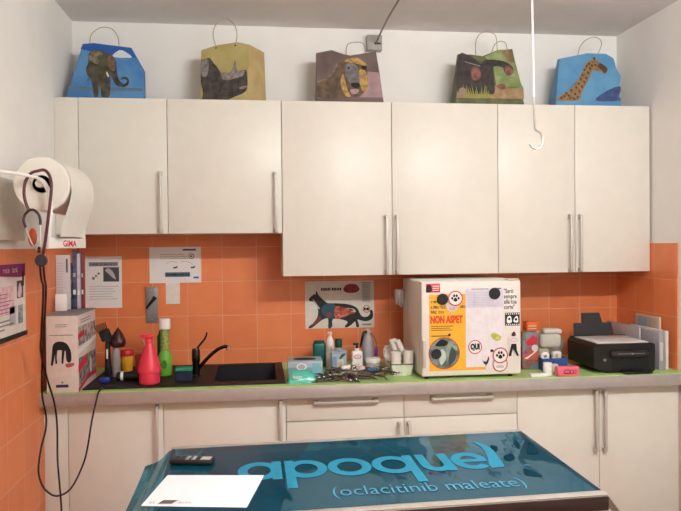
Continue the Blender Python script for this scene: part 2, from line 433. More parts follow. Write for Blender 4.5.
def p_lion(P):
    P.layer(0); P.blob([(110,345),(175,320),(225,270),(250,215),(300,185),(400,178),(455,215),(462,290),(455,380),(430,420),(330,452),(112,452)], MANE)
    P.poly([(462,262),(548,268),(565,450),(400,450),(440,400)], LPK)
    P.layer(1); P.blob([(300,190),(340,170),(400,165),(455,205),(445,222),(400,210),(340,200)], LFUR); P.blob([(290,280),(300,320),(320,400),(340,445),(300,440),(280,390),(272,330)], LFUR); P.blob([(400,260),(440,250),(465,310),(455,390),(430,412),(405,350)], LFUR)
    P.poly([(112,340),(175,315),(222,265),(248,208),(256,214),(230,272),(182,325),(112,352)], ELEL)
    P.layer(2); P.blob([(305,220),(350,205),(390,225),(400,290),(405,350),(390,380),(360,380),(330,340),(310,290)], LGY)
    P.layer(3); P.blob([(345,350),(395,345),(405,370),(380,385),(350,375)], INK); P.blob([(340,395),(400,395),(380,425),(345,425)], LPK); P.blob([(420,225),(455,222),(452,248),(430,250)], INK); P.disc(330,240,8,INK); P.disc(420,290,10,LPK)
L_px = (337, .00081, .044, 458)
bag('brown paper bag printed with a lion, below the wall junction box', 1.555, -.20, 0, [(103,460),(106,136),(215,112),(300,140),(345,148),(400,138),(528,112),(545,250),(572,460)], .12, [LBR], L_px,
    [(None, None), (CORD, [(318,140),(322,85),(345,55),(420,48),(450,75),(455,130)])], p_lion)
def p_ape(P):
    P.layer(0); P.poly([(235,205),(330,158),(412,152),(455,370),(470,400),(300,400),(285,250)], JUN); P.poly([(340,165),(412,152),(425,240),(380,235)], JUNT); P.poly([(300,385),(468,395),(468,466),(45,466),(60,400)], JUNT)
    P.layer(1); P.blob([(75,195),(140,200),(180,225),(210,250),(235,225),(300,222),(370,235),(410,270),(405,310),(370,320),(352,290),(345,270),(290,265),(285,320),(285,430),(230,440),(150,440),(70,440),(50,380)], APE)
    P.layer(2); P.blob([(145,285),(175,265),(200,290),(205,330),(180,355),(150,345)], APEF); P.blob([(360,270),(385,258),(410,285),(398,315),(368,318),(358,295)], APEF); P.blob([(300,385),(340,372),(355,385),(345,408),(310,402)], APEF); P.disc(85,425,24,mat('ape_foot_print','#8f7c70',.6))
    P.poly([(110,235),(205,262),(205,268),(110,242)], RHL)
    for q in range(14):
        a = 95+q*12; P.poly([(a-6,462),(a+random.uniform(-14,14),380+random.uniform(-10,40)),(a+7,462)], GRASS)
A_px = (257, .00095, .056, 466)
bag('green and black paper bag printed with two chimpanzees', 2.365, -.20, 0, [(38,468),(72,190),(150,192),(225,200),(320,160),(415,150),(470,468)], .13, [mat('dark_jungle_print','#4e5138',.6,col2='#66683f',scale=20)], A_px,
    [(CORD, [(180,192),(185,110),(215,60),(270,52),(310,75),(318,160)]), (CORD, [(290,170),(310,120),(345,100),(378,110),(390,155)])], p_ape)
def p_gir(P):
    P.layer(0); P.blob([(330,470),(400,410),(500,370),(510,400),(490,440),(500,468)], mat('dusk_blue_print','#3f5487',.6,col2='#34456f',scale=30))
    P.layer(1); P.blob([(62,470),(110,432),(170,390),(215,340),(250,290),(280,230),(305,205),(330,192),(335,175),(350,190),(380,210),(425,245),(430,268),(410,290),(385,272),(350,270),(325,268),(305,310),(275,360),(240,420),(212,470)], GIR)
    P.layer(2)
    for a, b in [(100,455),(135,425),(160,455),(170,405),(195,430),(185,460),(205,385),(225,410),(225,360),(245,380),(240,330),(262,345),(255,300),(280,320),(270,265),(295,285),(288,240),(310,255),(305,222),(325,235),(120,445),(150,440),(210,450)]:
        P.blob([(a-7,b-7),(a+6,b-8),(a+7,b+5),(a-5,b+7)], GIRS, 2)
    P.disc(352,228,6,INK); P.blob([(340,178),(350,176),(352,196),(342,196)], GIRS); P.blob([(385,215),(430,250),(410,285),(392,265),(365,240)], GIRS); P.poly([(300,210),(215,340),(110,432),(210,350)], GIRS)
G_px = (290, .00090, .056, 468)
bag('blue paper bag printed with a giraffe, rightmost on the wall cupboards', 2.965, -.20, 0, [(55,472),(105,192),(300,150),(430,150),(480,180),(495,250),(520,300),(500,400),(506,472)], .12, [SKYL], G_px,
    [(CORD, [(233,168),(250,110),(290,65),(340,45),(385,55),(398,90),(375,150)]), (None, None)], p_gir)

# ------------------------------------------------------------------ junction box, cable, hook
t = thing('junction_box', 'grey electrical junction box high on the wall above the lion bag', 'electrical box', (1.731, 0, 2.805))
MB().box(-.045, .045, -.045, .0075, -.045, .045, .004).build('housing', mat('grey_box', '#a59e96', .5), t)
MB().box(-.002, .036, -.05, -.045, -.012, -.002, .001).build('cable_gland', DGREY, t)
tag(MB().tube([(1.737,-.056,2.798),(1.752,-.3,2.845),(1.767,-.6,2.868),(1.782,-.95,2.8905)], .0055, 8).build('ceiling_rod', mat('grey_conduit', '#8e877f', .45, .3)), 'thin grey rod running from the junction box up to the ceiling', 'rod')
t = thing('hanging_hook', 'long white rod with a metal hook hanging from the ceiling', 'hook', (2.10, -1.5, H))
MB().cyl((0,0,-.012), .02, .0115, 16).build('ceiling_mount', WHITE, t)
MB().tube([(0,0,-.012),(.004,0,-.3),(.01,0,-.72)], .0045, 8, smooth=1).build('rod', mat('white_rod','#e2dcd8',.35,.2), t)
MB().tube([(.01,0,-.72),(.014,0,-.835),(.020,0,-.85),(.037,0,-.862),(.046,0,-.885),(.042,0,-.908),(.026,0,-.922),(.006,0,-.919),(-.008,0,-.905)], .0042, 8).build('hook', STEEL, t)

# ------------------------------------------------------------------ paper on the walls
def sheet(name, label, cat, x0, x1, z0, z1, m=PAPER, th=.0012, tilt=0, y=0):
    t = thing(name, label, cat, ((x0+x1)/2, y, z0)); w = x1-x0; h = z1-z0
    MB().box(-w/2, w/2, -th-.0004, -.0004, 0, h).build('sheet', m, t, smooth=0)
    return t, Print((-w/2, -th-.0004, 0), X_, Z_), w, h
t, P, w, h = sheet('notice', 'portrait notice with a grey photo taped to the tiles near the left corner', 'notice', .047, .25, 1.256, 1.552)
P.layer(1); P.rect(.02,h-.056,w-.02,h-.032, GREY); P.layer(2); scrawl(P, .03,h-.051,w-.06,.014, DGREY, 2); P.layer(1); P.rect(.10,h-.145,w-.015,h-.062, DGREY); P.layer(2); P.blob([(.11,h-.08),(.13,h-.068),(.155,h-.09),(.17,h-.13),(.155,h-.125),(.13,h-.1)], LGREY)
P.layer(1); P.disc(.045,h-.125,.009,GREY); P.disc(.06,h-.112,.007,GREY); P.disc(.075,h-.098,.006,DGREY); P.lines(.02,w-.015,.05,h-.16,6,LGREY,.35,.25); P.build('print', None, t, smooth=0)
t, P, w, h = sheet('notice', 'landscape notice with a dark blue bar taped to the tiles above the tap', 'notice', .406, .70, 1.394, 1.603)
P.layer(1); P.rect(.19,h-.022,.265,h-.012, DGREY); P.lines(.06,.22,h-.07,h-.035,3,LGREY,.2,.3); P.ring(.238,h-.055,.017,.005,GREY); P.disc(.238,h-.055,.006,DGREY)
P.rect(.088,.035,.23,.062, mat('slate_blue_ink','#5d6f86',.8)); P.lines(.095,.222,.044,.055,1,LGREY,0,.6); P.rect(.25,.025,.28,.035, BLUE)
for a in (.105,.205): P.blob([(a+.03,.084),(a+.05,.086),(a+.055,.1),(a+.045,.094),(a+.032,.092)], DGREY)
P.ring(.2,.095,.05,.002,GREY,.03,.002,a0=.3,a1=2.0); P.ring(.13,.095,.04,.002,GREY,.03,.002,a0=.8,a1=2.6); P.build('print', None, t, smooth=0)
tag(MB().box(-.04,.04,-.0026,-.0014,0,.122).build('paper_slip', mat('small_note','#e6dfd8',.8), None, (.537, 0, 1.272), smooth=0), 'small blank white slip hanging below the landscape notice', 'note')
t = thing('wall_bracket', 'grey metal plate with a dark clip on the tiles above the spray bottle', 'wall plate', (.418, 0, 1.164))
MB().box(-.034,.034,-.012,-.0005,0,.209,.004).build('plate', mat('grey_metal_plate','#8e8a8c',.45,.4), t)
MB().tube([(-.03,-.016,.085),(-.012,-.02,.11),(.01,-.022,.135),(.02,-.018,.15)], lambda q: .005+.008*q, 8).build('clip', BLACKM, t)
for zz in (.02,.19): MB().sphere((0,-.013,zz), .004, 8).build('screw', STEEL, t)
# cat anatomy poster
t, P, w, h = sheet('cat_poster', 'white poster showing a walking black cat with its inner organs', 'poster', 1.306, 1.721, 1.109, 1.391, mat('poster_paper','#d9d3cb',.6))
P.conv = lambda a, b: ((a-45)/590*w, (452-b)/395*h)
CATB = mat('cat_black_print', '#1d1c20', .6, vary=.2)
P.layer(1); P.blob([(75,208),(98,180),(125,165),(132,168),(142,135),(155,165),(185,200),(235,240),(300,243),(390,250),(450,265),(490,290),(515,340),(540,362),(580,358),(600,335),(598,312),(615,305),(626,340),(615,380),(570,400),(520,393),(490,385),(505,440),(480,446),(470,400),(440,425),(400,448),(380,440),(405,405),(370,385),(280,375),(272,440),(240,450),(240,380),(225,368),(180,385),(105,442),(70,446),(85,425),(120,400),(150,345),(150,280),(115,230),(85,222)], CATB)
P.layer(2); P.blob([(190,270),(235,243),(295,252),(290,320),(285,370),(240,370),(205,345),(185,310)], mat('lung_blue_print','#24505c',.6)); P.blob([(290,280),(320,268),(400,285),(470,310),(470,325),(430,340),(360,365),(300,372)], mat('organ_red_print','#8c2a26',.6,col2='#c26a4c',scale=60)); P.blob([(160,350),(180,375),(110,430),(95,430)], mat('paw_red_print','#6c2f2f',.6)); P.poly([(105,200),(125,222),(170,285),(160,290),(118,235)], LGREY)
P.layer(3); P.blob([(400,285),(460,295),(475,318),(440,315)], IVORY); P.blob([(410,290),(455,300),(462,312),(430,308)], CATB); P.blob([(230,330),(260,320),(268,340),(240,365)], mat('heart_red_print','#8a3140',.6)); P.blob([(315,330),(360,345),(420,330),(400,345),(340,362)], mat('gut_pink_print','#d07a66',.6))
P.layer(1); [P.rect(a0, 136, a0+bw, 114, INK) for a0, bw in ((180,12),(195,10),(208,13),(224,11),(238,12),(252,8),(272,14),(289,9),(301,11),(315,7),(325,11),(339,14))]; P.blob([(370,125),(395,92),(440,82),(485,92),(510,130),(480,155),(430,160),(385,150)], mat('liver_print','#7c2136',.6,col2='#94304a',scale=40))
P.rect(525,70,612,75,DGREY); P.rect(530,80,605,240,mat('text_block_print','#bdb7b1',.8)); P.layer(2); P.lines(535,600,90,235,12,GREY,.3,.3); P.layer(1); P.ring(568,296,32,6,RED); P.layer(2); P.rect(545,308,562,284,INK); P.rect(566,308,590,284,INK); P.layer(1); P.rect(530,420,610,434,GREY); P.build('print', None, t, smooth=0)
# poster on the left wall (faces +x)
t = thing('wall_poster', 'pharmacy-style poster with a magenta top band on the left tile wall', 'poster', (0, -1.195, 1.22))
MB().box(.0005,.005,-.30,.297,.018,.316).build('sheet', mat('poster_cream','#e3d6cd',.6), t, smooth=0)
MB().box(.0005,.012,-.305,.300,0,.020,.003).build('bottom_rail', BLACKM, t)
P = Print((.005,-.30,.018), Y_, Z_); PW, PH = .597, .298
P.layer(1); P.poly([(0,PH),(PW,PH),(PW,PH-.055),(PW-.08,PH-.058),(PW-.3,PH-.047),(0,PH-.05)], PURPLE); P.layer(2); scrawl(P, PW-.27,PH-.036,.17,.022,PINKP,5)
P.layer(1); P.rect(.05,.09,PW-.14,PH-.09, PINKP); P.lines(.05,PW-.14,.03,.08,3,GREY)
for a, b, c, d, k in [(PW-.11,.15,PW-.03,.225,DGREY),(PW-.10,.04,PW-.04,.12,mat('grey_photo_print','#6d7f80',.8,col2='#a7aca8',scale=60)),(PW-.2,.04,PW-.13,.12,LGREY),(PW-.04,.2,PW-.02,.26,INK)]: P.rect(a,b,c,d,k)
P.layer(2); P.blob([(PW-.1,.16),(PW-.06,.155),(PW-.05,.19),(PW-.07,.215),(PW-.09,.2)], PINKP); P.lines(PW-.33,PW-.16,.1,.19,6,PURPLE,.5,.2); P.build('print', None, t, smooth=0)

# ------------------------------------------------------------------ paper roll holder, stethoscope, cords
HOLD = mat('holder_cream', '#ddd5c6', .45)
t = thing('paper_roll_dispenser', 'white wall holder with a red logo plate below the big paper roll', 'dispenser', (0, -1.35, 1.60))
MB().box(-.0075,.03,-.25,.39,.034,.285,.006).build('wall_plate', HOLD, t)
MB().tube([(.03,-.22,.272),(.10,-.21,.276),(.16,-.12,.274),(.205,-.045,.268),(.215,-.02,.262)], .0065, 10).build('arm', WHITE, t)
MB().tube([(.215,-.03,.262),(.236,-.034,.245),(.254,-.036,.2),(.256,-.036,.13),(.250,-.034,.07),(.246,-.030,.03)], .0085, 10).build('arm', WHITE, t)
MB().cyl((.215,-.03,.246), .015, .42, 16, 'Y').build('axle', HOLD, t)
m = MB(); ax = Vector((.043,.37,.008)).normalized()
m.M = Matrix.Translation((.238,-.025,.001)) @ Matrix.Rotation(-math.atan2(.043,.37), 4, 'Z')
m.box(-.008,.008,0,.385,0,.040,.002); m.box(-.013,.004,0,.006,.0,.066,.001); m.box(-.013,.006,.378,.385,.0,.075,.001)
pl = m.build('cutter_plate', WHITE, t)
P = Print((0,0,0), Y_, Z_, .0086); P.M = m.M; P.n = Vector((1,0,0)); P.text('GIMA', .135,.007,.14,.025, RED, .03); P.build('lettering', RED, pl, smooth=0)
# roll
ROLLP = mat('roll_paper', '#e9e3d9', .9, vary=.012, scale=40)
t = thing('paper_roll', 'big white paper roll on the left wall with a loose end hanging down', 'paper roll', (.215, -1.35, 1.846))
m = MB(); R = .104
m.lathe([(.034,.0),(R-.005,.0),(R,.004),(R,.366),(R-.005,.37),(.034,.37),(.034,.0)], (0,0,0), 48, 'Y'); m.build('roll', ROLLP, t)
m = MB(); m.lathe([(.0335,.0),(.0335,.37),(.0235,.37),(.0235,.0),(.0335,.0)], (0,0,0), 28, 'Y'); m.build('cardboard_core', mat('brown_core','#6b5a50',.9), t)
m = MB(); prof = []
for i in range(10):
    a = math.radians(60-i*7); prof.append(((R+.0025)*math.cos(a), (R+.0025)*math.sin(a)))
prof += [(.109,-.03),(.101,-.07),(.088,-.11),(.074,-.15),(.064,-.20)]
vs = []; 
for a, b in prof: vs += [(a, .005, b), (a, .365, b)]
for a, b in prof: vs += [(a+.0012, .005, b), (a+.0012, .365, b)]
k = len(prof); fs = []
for i in range(k-1):
    fs += [(2*i,2*i+1,2*i+3,2*i+2), (2*k+2*i+2,2*k+2*i+3,2*k+2*i+1,2*k+2*i), (2*i,2*i+2,2*k+2*i+2,2*k+2*i), (2*i+3,2*i+1,2*k+2*i+1,2*k+2*i+3)]
m.add(vs, fs); m.build('loose_end', ROLLP, t)
# stethoscope
t = thing('stethoscope', 'maroon stethoscope hung over the paper roll arm', 'stethoscope', (.22, -1.41, 1.57)); o = Vector((.22,-1.41,1.57))
lo = lambda L: [tuple(Vector(p)-o) for p in L]
MB().tube(lo([(.231,-1.402,1.578),(.243,-1.408,1.632),(.257,-1.412,1.726),(.268,-1.412,1.819),(.262,-1.405,1.868),(.243,-1.402,1.893),(.22,-1.408,1.890),(.196,-1.416,1.879),(.178,-1.42,1.846),(.173,-1.42,1.80),(.182,-1.42,1.76),(.190,-1.42,1.742)]), .0058, 8).build('tubing', MAROON, t)
y = MB(); y.tube(lo([(.190,-1.42,1.742),(.176,-1.42,1.728),(.170,-1.42,1.705),(.178,-1.42,1.678)]), .005, 8); y.tube(lo([(.190,-1.42,1.742),(.205,-1.42,1.744),(.222,-1.42,1.73),(.229,-1.42,1.708),(.229,-1.42,1.688)]), .005, 8); y.build('yoke', mat('dark_maroon','#3a1c22',.5), t)
e = MB().tube(lo([(.178,-1.42,1.678),(.188,-1.42,1.645),(.203,-1.422,1.612),(.222,-1.424,1.592)]), .0032, 8).build('ear_tube', STEEL, t); MB().sphere(lo([(.224,-1.424,1.590)])[0], .0065, 10).build('ear_tip', BLACK, e)
e = MB().tube(lo([(.229,-1.42,1.688),(.231,-1.424,1.65),(.229,-1.426,1.62),(.226,-1.428,1.604)]), .0032, 8).build('ear_tube', STEEL, t); MB().sphere(lo([(.226,-1.428,1.602)])[0], .0065, 10).build('ear_tip', BLACK, e)
MB().lathe([(0,-.006),(.019,-.006),(.0225,-.003),(.0225,.003),(.017,.007),(.008,.011),(0,.011)], lo([(.234,-1.432,1.556)])[0], 28, 'Y').build('chest_piece', mat('slate_disc','#2e2f36',.35,.3), t)
MB().sphere(lo([(.190,-1.385,1.643)])[0], .016, 14, sx=1, sy=.4, sz=2.2).build('rubber_bulb', mat('orange_rubber','#b5482a',.5), t)
CORDB = mat('black_cable', '#1a1414', .5)
tag(MB().tube([(.231,-1.40,1.545),(.212,-1.32,1.48),(.196,-1.25,1.436),(.142,-1.1,1.261),(.087,-.95,1.09),(.055,-.85,.938),(.056,-.8,.835),(.053,-.8,.766),(.032,-.8,.684),(.019,-.8,.583),(.034,-.8,.513),(.064,-.8,.475),(.099,-.8,.459),(.144,-.8,.475),(.18,-.8,.52),(.221,-.8,.611),(.24,-.8,.689),(.257,-.79,.802),(.272,-.765,.885),(.280,-.745,.925),(.290,-.69,.930),(.31,-.66,.930),(.34,-.635,.9265)], .0042, 8).build('power_cord', CORDB), 'black cable looping down and back up onto the worktop edge', 'cable')
tag(MB().tube([(.219,-1.40,1.545),(.20,-1.32,1.48),(.186,-1.25,1.436),(.132,-1.1,1.261),(.104,-1.02,1.157),(.092,-.9,1.024),(.098,-.82,.898),(.104,-.8,.787),(.104,-.8,.626),(.113,-.8,.486),(.118,-.8,.389),(.122,-.8,.2),(.13,-.82,.03),(.16,-.86,.005)], .0042, 8).build('power_cord', CORDB), 'black cable dropping straight down to the floor past the base cupboard', 'cable')

# ------------------------------------------------------------------ left end of the worktop
FB = .365
t = thing('pet_food_box', 'tall carton printed with an eating black dog at the left end of the worktop', 'box', (.03, -.697, WT+.0005))
BOXP = mat('box_print', '#d9c9c0', .6)
MB().box(0,.146,0,.36,0,FB,.0025).build('carton', BOXP, t)
MB().box(-.002,.149,-.002,.362,FB+.0003,FB+.006,.002).build('lid', mat('grey_lid','#8d8688',.6), t)
P = Print((0,0,0), X_, Z_); P.layer(1)
P.conv = lambda a, b: ((a-14)/163*.146, (497-b)/425*FB)
P.lines(62,130,118,140,2,GREY,.2,.4); P.lines(30,155,176,186,1,GREY,.1,.5)
P.blob([(48,250),(52,228),(70,214),(98,214),(120,226),(134,250),(128,268),(105,264),(80,260),(60,266)], INK)
P.layer(2); P.poly([(47,240),(66,256),(58,292),(48,345),(37,345),(42,300)], INK); P.poly([(62,255),(72,257),(68,300),(70,335),(61,336),(59,300)], INK); P.poly([(96,252),(110,254),(105,300),(101,336),(92,336),(93,300)], INK); P.layer(3); P.blob([(116,246),(136,254),(143,290),(141,322),(129,331),(118,318),(115,290)], INK); P.layer(1)
P.blob([(112,338),(155,334),(150,350),(120,358)], mat('bowl_print','#b2524a',.6)); P.rect(62,452,126,468, mat('navy_ink','#2a2450',.6)); P.disc(95,440,6,GREY); P.build('front_print', None, t, smooth=0)
P = Print((.146,0,0), Y_, Z_); P.layer(1); q = mat('photo_print','#5b4a4a',.6,col2='#c7b9b2',scale=30)
P.rect(.01,.22,.35,.31, q); P.rect(.01,.03,.35,.16, mat('photo_print_dark','#4a3c3e',.6,col2='#a39a98',scale=34)); P.layer(2); P.poly([(.0,.205),(.36,.235),(.36,.215),(.0,.18)], PAPER); P.poly([(.0,.13),(.16,.16),(.16,.12),(.0,.09)], RED); P.poly([(.0,.275),(.12,.29),(.12,.26),(.0,.25)], RED); P.blob([(.22,.06),(.25,.05),(.26,.1),(.245,.14),(.225,.12)], IVORY); P.poly([(0,.02),(.2,.06),(.36,.05),(.36,.03),(.2,.035),(0,0)], RED); P.lines(.05,.3,.325,.35,2,GREY); P.build('side_print', None, t, smooth=0)
zt = WT+FB+.0075
def leaning(name, label, cat, x, y, w, h, th, rz, m, prt=None, ang=0, z=zt):
    t = thing(name, label, cat, (x, y, z), rz)
    mm = MB(); mm.M = Matrix.Rotation(ang, 4, 'X'); mm.box(-w/2, w/2, 0, th, 0, h, min(.0008, th*.3)); mm.build('cover', m, t)
    if prt:
        P = Print((-w/2,0,0), X_, Z_); P.M = mm.M; prt(P, w, h); P.build('print', None, t, smooth=0)
    return t
leaning('paper_sheet', 'pale paper sheets standing on the pet food box against the left wall', 'papers', .038, -.42, .07, .28, .006, .05, PAPERG, lambda P,w,h: (P.layer(1), P.rect(w-.02,h-.09,w-.012,h-.02,DGREY), P.lines(.006,w-.03,.03,h-.03,16,LGREY,.3,.3)))
leaning('paper_sheet', 'short curled paper slip in front of the pale sheets on the pet food box', 'papers', .048, -.50, .055, .085, .003, .12, PAPER)
for k, (xx, w_, hh, c, lab) in enumerate([(.064,.018,.24,'#2a2a2e','black brochure standing on the pet food box, leftmost of the row'),(.085,.018,.30,'#3a3f63','navy brochure standing on the pet food box'),(.103,.016,.285,'#cfc5cb','pale brochure standing on the pet food box beside the navy one'),(.119,.012,.295,'#7c3140','red-edged brochure standing on the pet food box, rightmost of the row')]):
    leaning('brochure', lab, 'brochure', xx, -.40+.012*k, w_, hh, .05, .06*(k-1), mat('brochure_%d'%k, c, .5, col2=('#6f6a78' if k < 2 else None), scale=24), (lambda P,w,h: (P.layer(1), P.rect(.002,h*.25,w-.002,h*.33,PAPER), P.rect(.002,h*.55,w-.002,h*.62,LGREY))))

def bottle(name, label, cat, x, y, z, prof, m, parts=(), sx=1, sy=1, rz=0, n=24, group=None):
    t = thing(name, label, cat, (x, y, z), rz, group)
    MB().lathe(prof, (0,0,0), n, 'Z', sx, sy).build('body', m, t)
    for pn, bld, pm in parts:
        mm = MB(); bld(mm); mm.build(pn, pm, t)
    return t
zs = SKT+.0005
# black brush, maroon-topped bottle, sharps bin, red cup
t = thing('scrub_brush', 'black long-handled brush standing beside the pet food box', 'brush', (.240, -.35, zs))
MB().lathe([(0,0),(.017,0),(.018,.004),(.016,.06),(.013,.16),(.011,.20),(0,.205)]).build('handle', BLACK, t)
m = MB()
m.M = Matrix.Translation((0,0,.2)) @ Matrix.Rotation(-.35,4,'Y'); m.box(-.03,.024,-.018,.018,-.005,.055,.008)
for q in range(8): m.tube([(-.028+q*.007,-.02,.05),(-.034+q*.0085,-.03,.09)], .0025, 5, smooth=1)
m.build('brush_head', BLACKM, t)
MB().box(-.004,.004,-.0195,-.0165,.10,.15).build('label', WHITE, t)
bottle('bottle', 'pale bottle with a big dark maroon drop-shaped cap by the sink drainer', 'bottle', .280, -.335, zs,
    [(0,0),(.019,0),(.021,.004),(.0205,.13),(.018,.15),(.012,.158),(0,.158)], mat('pale_bottle','#a79c9a',.35),
    [('cap', lambda m: m.lathe([(0,.150),(.034,.158),(.0415,.175),(.040,.192),(.028,.22),(.012,.246),(0,.262)], (.01,0,0), 24), mat('maroon_cap','#3f181c',.35))])
t = thing('sharps_bin', 'yellow sharps bin with a red lid behind the pink spray bottle', 'sharps container', (.302, -.17, zs))
MB().lathe([(0,0),(.03,0),(.032,.003),(.036,.085),(0,.085)], n=28).build('bin', YEL, t)
MB().lathe([(0,.085),(.041,.085),(.043,.09),(.042,.107),(.036,.118),(0,.121)], n=28).build('lid', mat('red_lid','#c9252c',.4), t)
bottle('cup', 'translucent red cup between the sharps bin and the pink spray bottle', 'cup', .372, -.16, zs, [(0,0),(.022,0),(.023,.003),(.029,.085),(.0275,.085),(.0215,.005),(0,.005)], mat('red_translucent','#a8352f',.3,alpha=.75))
# pink spray bottle
PINK = mat('pink_spray', '#e2384f', .38)
t = thing('spray_bottle', 'pink-red conical spray bottle on the sink drainer', 'spray bottle', (.484, -.555, zs))
MB().lathe([(0,0),(.045,0),(.050,.004),(.0515,.03),(.0515,.055),(.0575,.058),(.0585,.066),(.055,.085),(.044,.125),(.030,.168),(.0185,.195),(.0165,.204),(0,.204)], n=32).build('bottle_body', PINK, t)
h_ = MB(); h_.cyl((0,0,.2043), .0185, .022, 20, bev=.002); h_.box(-.036,.024,-.012,.012,.227,.248,.006); h_.build('spray_head', PINK, t)
MB().tube([(-.026,0,.226),(-.027,0,.212),(-.022,0,.198),(-.026,0,.185)], .004, 8).build('trigger', mat('beige_trigger','#c79a86',.5), t)
MB().cyl((-.044,0,.239), .006, .009, 12, 'X').build('nozzle', PINK, t)
# green bottles
t = thing('bottle', 'green and yellow bottle with a wide white cap behind the pink spray bottle', 'bottle', (.532, -.335, zs))
MB().lathe([(0,0),(.033,0),(.036,.005),(.0375,.06),(.035,.10),(.025,.125),(.0225,.13),(0,.13)]).build('body', GREENL, t)
MB().lathe([(0,.1303),(.0225,.1303),(.0225,.245),(0,.245)]).build('label_sleeve', mat('leaf_label','#a9a95a',.5,col2='#5f8a3a',scale=90), t)
MB().cyl((0,0,.2453), .0305, .056, 24, bev=.004).build('cap', WHITE, t)
P = Print((-.02,-.038,.03), X_, Z_); P.layer(1); P.blob([(.005,.02),(.03,.01),(.036,.04),(.02,.055),(.006,.04)], mat('dark_green_ink','#3f7d22',.6)); P.build('front_print', None, t, smooth=0)
bottle('bottle', 'slim dark green bottle standing behind the green and yellow one', 'bottle', .492, -.19, zs, [(0,0),(.02,0),(.021,.004),(.021,.19),(.012,.205),(.012,.22),(0,.222)], mat('dark_green_glass','#1f4a3a',.25))
t = thing('clippers', 'black cordless clippers lying on the drainer in front of the sharps bin', 'clippers', (.305, -.46, zs))
m = MB(); m.lathe([(0,0),(.018,.0),(.0225,.006),(.0225,.112),(.018,.118),(0,.118)], (0,0,.0228), 20, 'X'); m.build('body', BLACK, t)
MB().lathe([(.023,.022),(.0234,.022),(.0234,.036),(.023,.036),(.023,.022)], (0,0,.0236), 20, 'X').build('white_band', WHITE, t)
tag(MB().box(-.026,.026,-.014,.014,0,.028,.009).build('measuring_cup', mat('royal_blue_plastic','#2a3fa0',.35), None, (.255,-.50,zs)), 'small royal blue cup on the drainer beside the pet food box', 'cup')
t = thing('sponge', 'dark blue sponge with a green scouring top beside the tap', 'sponge', (.648, -.50, zs), .05)
MB().box(-.042,.042,-.03,.03,0,.05,.006).build('foam', mat('navy_sponge','#1e2740',.9,bump=.5,scale=120), t)
MB().box(-.042,.042,-.03,.03,.0505,.068,.005).build('scouring_pad', mat('green_scourer','#2f8a68',.95,bump=.8,scale=160), t)

# ------------------------------------------------------------------ middle of the worktop
zw = WT+.0005
t = thing('wipes_box', 'pale blue wipes box with a dark slot on the lime worktop', 'box', (1.268, -.475, zw), -.03)
WB = mat('pale_blue_card','#a8b3bd',.5)
MB().box(-.09,.09,-.085,.085,0,.092,.004).build('carton', WB, t)
MB().lathe([(0,.0925),(.06,.0925),(.06,.0938),(0,.0938)], n=28, sy=.62).build('slot', BLACKM, t)
P = Print((-.088,-.085,0), X_, Z_); P.layer(1); P.rect(.0,.03,.176,.062, mat('teal_ink','#6fa7a8',.6)); P.layer(2); P.ring(.07,.066,.026,.006,PAPER,.018,.005); P.disc(.07,.066,.012,LGREY); P.rect(.125,.015,.17,.085,mat('light_teal_ink','#7fb4c0',.6)); P.build('front_print', None, t, smooth=0)
t = thing('wipes_packet', 'shiny turquoise soft packet in front of the pale blue wipes box', 'packet', (1.243, -.618, zw), .02)
m = MB(); vs = []; nx, ny = 14, 8
for i in range(nx+1):
    for j in range(ny+1):
        a = i/nx*2-1; b = j/ny*2-1; hgt = .056*max(0, (1-a**4)*(1-b**2))**.55+.003*math.sin(7*a+3*b)*(1-a*a)*(1-b*b)
        vs.append((a*.074, b*.05, max(.001, hgt*1.05)))
fs = [(i*(ny+1)+j, (i+1)*(ny+1)+j, (i+1)*(ny+1)+j+1, i*(ny+1)+j+1) for i in range(nx) for j in range(ny)]
o_ = len(vs); vs2 = vs+[(a, b, 0) for a, b, c in vs]; fs2 = fs+[tuple(q+o_ for q in f[::-1]) for f in fs]
edge = [i*(ny+1) for i in range(nx+1)]+[nx*(ny+1)+j for j in range(1, ny+1)]+[i*(ny+1)+ny for i in range(nx-1, -1, -1)]+[j for j in range(ny-1, 0, -1)]
fs2 += [(edge[q], edge[q]+o_, edge[(q+1) % len(edge)]+o_, edge[(q+1) % len(edge)]) for q in range(len(edge))]
m.add(vs2, fs2); m.build('pouch', mat('turquoise_film','#4fb5a3',.22,coat=.5), t)
P = Print((-.05,-.0515,.024), X_, Z_); P.layer(1); scrawl(P, .004,.003,.05,.016, PAPER, 6); P.build('lettering', None, t, smooth=0)
t = thing('soap_bottle', 'dark teal rounded bottle behind the pale blue wipes box', 'bottle', (1.37, -.20, zw))
MB().box(-.037,.037,-.025,.025,0,.142,.016,4).build('body', TEAL, t); MB().box(-.03,.03,-.02,.02,.1425,.15,.003).build('cap', mat('dark_teal_cap','#0a3d3a',.4), t)
t = thing('spray_bottle', 'slim white bottle with a pointed cap behind the instruments', 'bottle', (1.43, -.22, zw))
MB().lathe([(0,0),(.021,0),(.0225,.004),(.0225,.125),(.019,.15),(.012,.168),(.011,.175),(0,.175)]).build('body', WHITE, t)
MB().lathe([(0,.1753),(.010,.1753),(.009,.183),(.014,.195),(.013,.199),(0,.2)]).build('cap', mat('pink_white_cap','#eec9bd',.4), t)
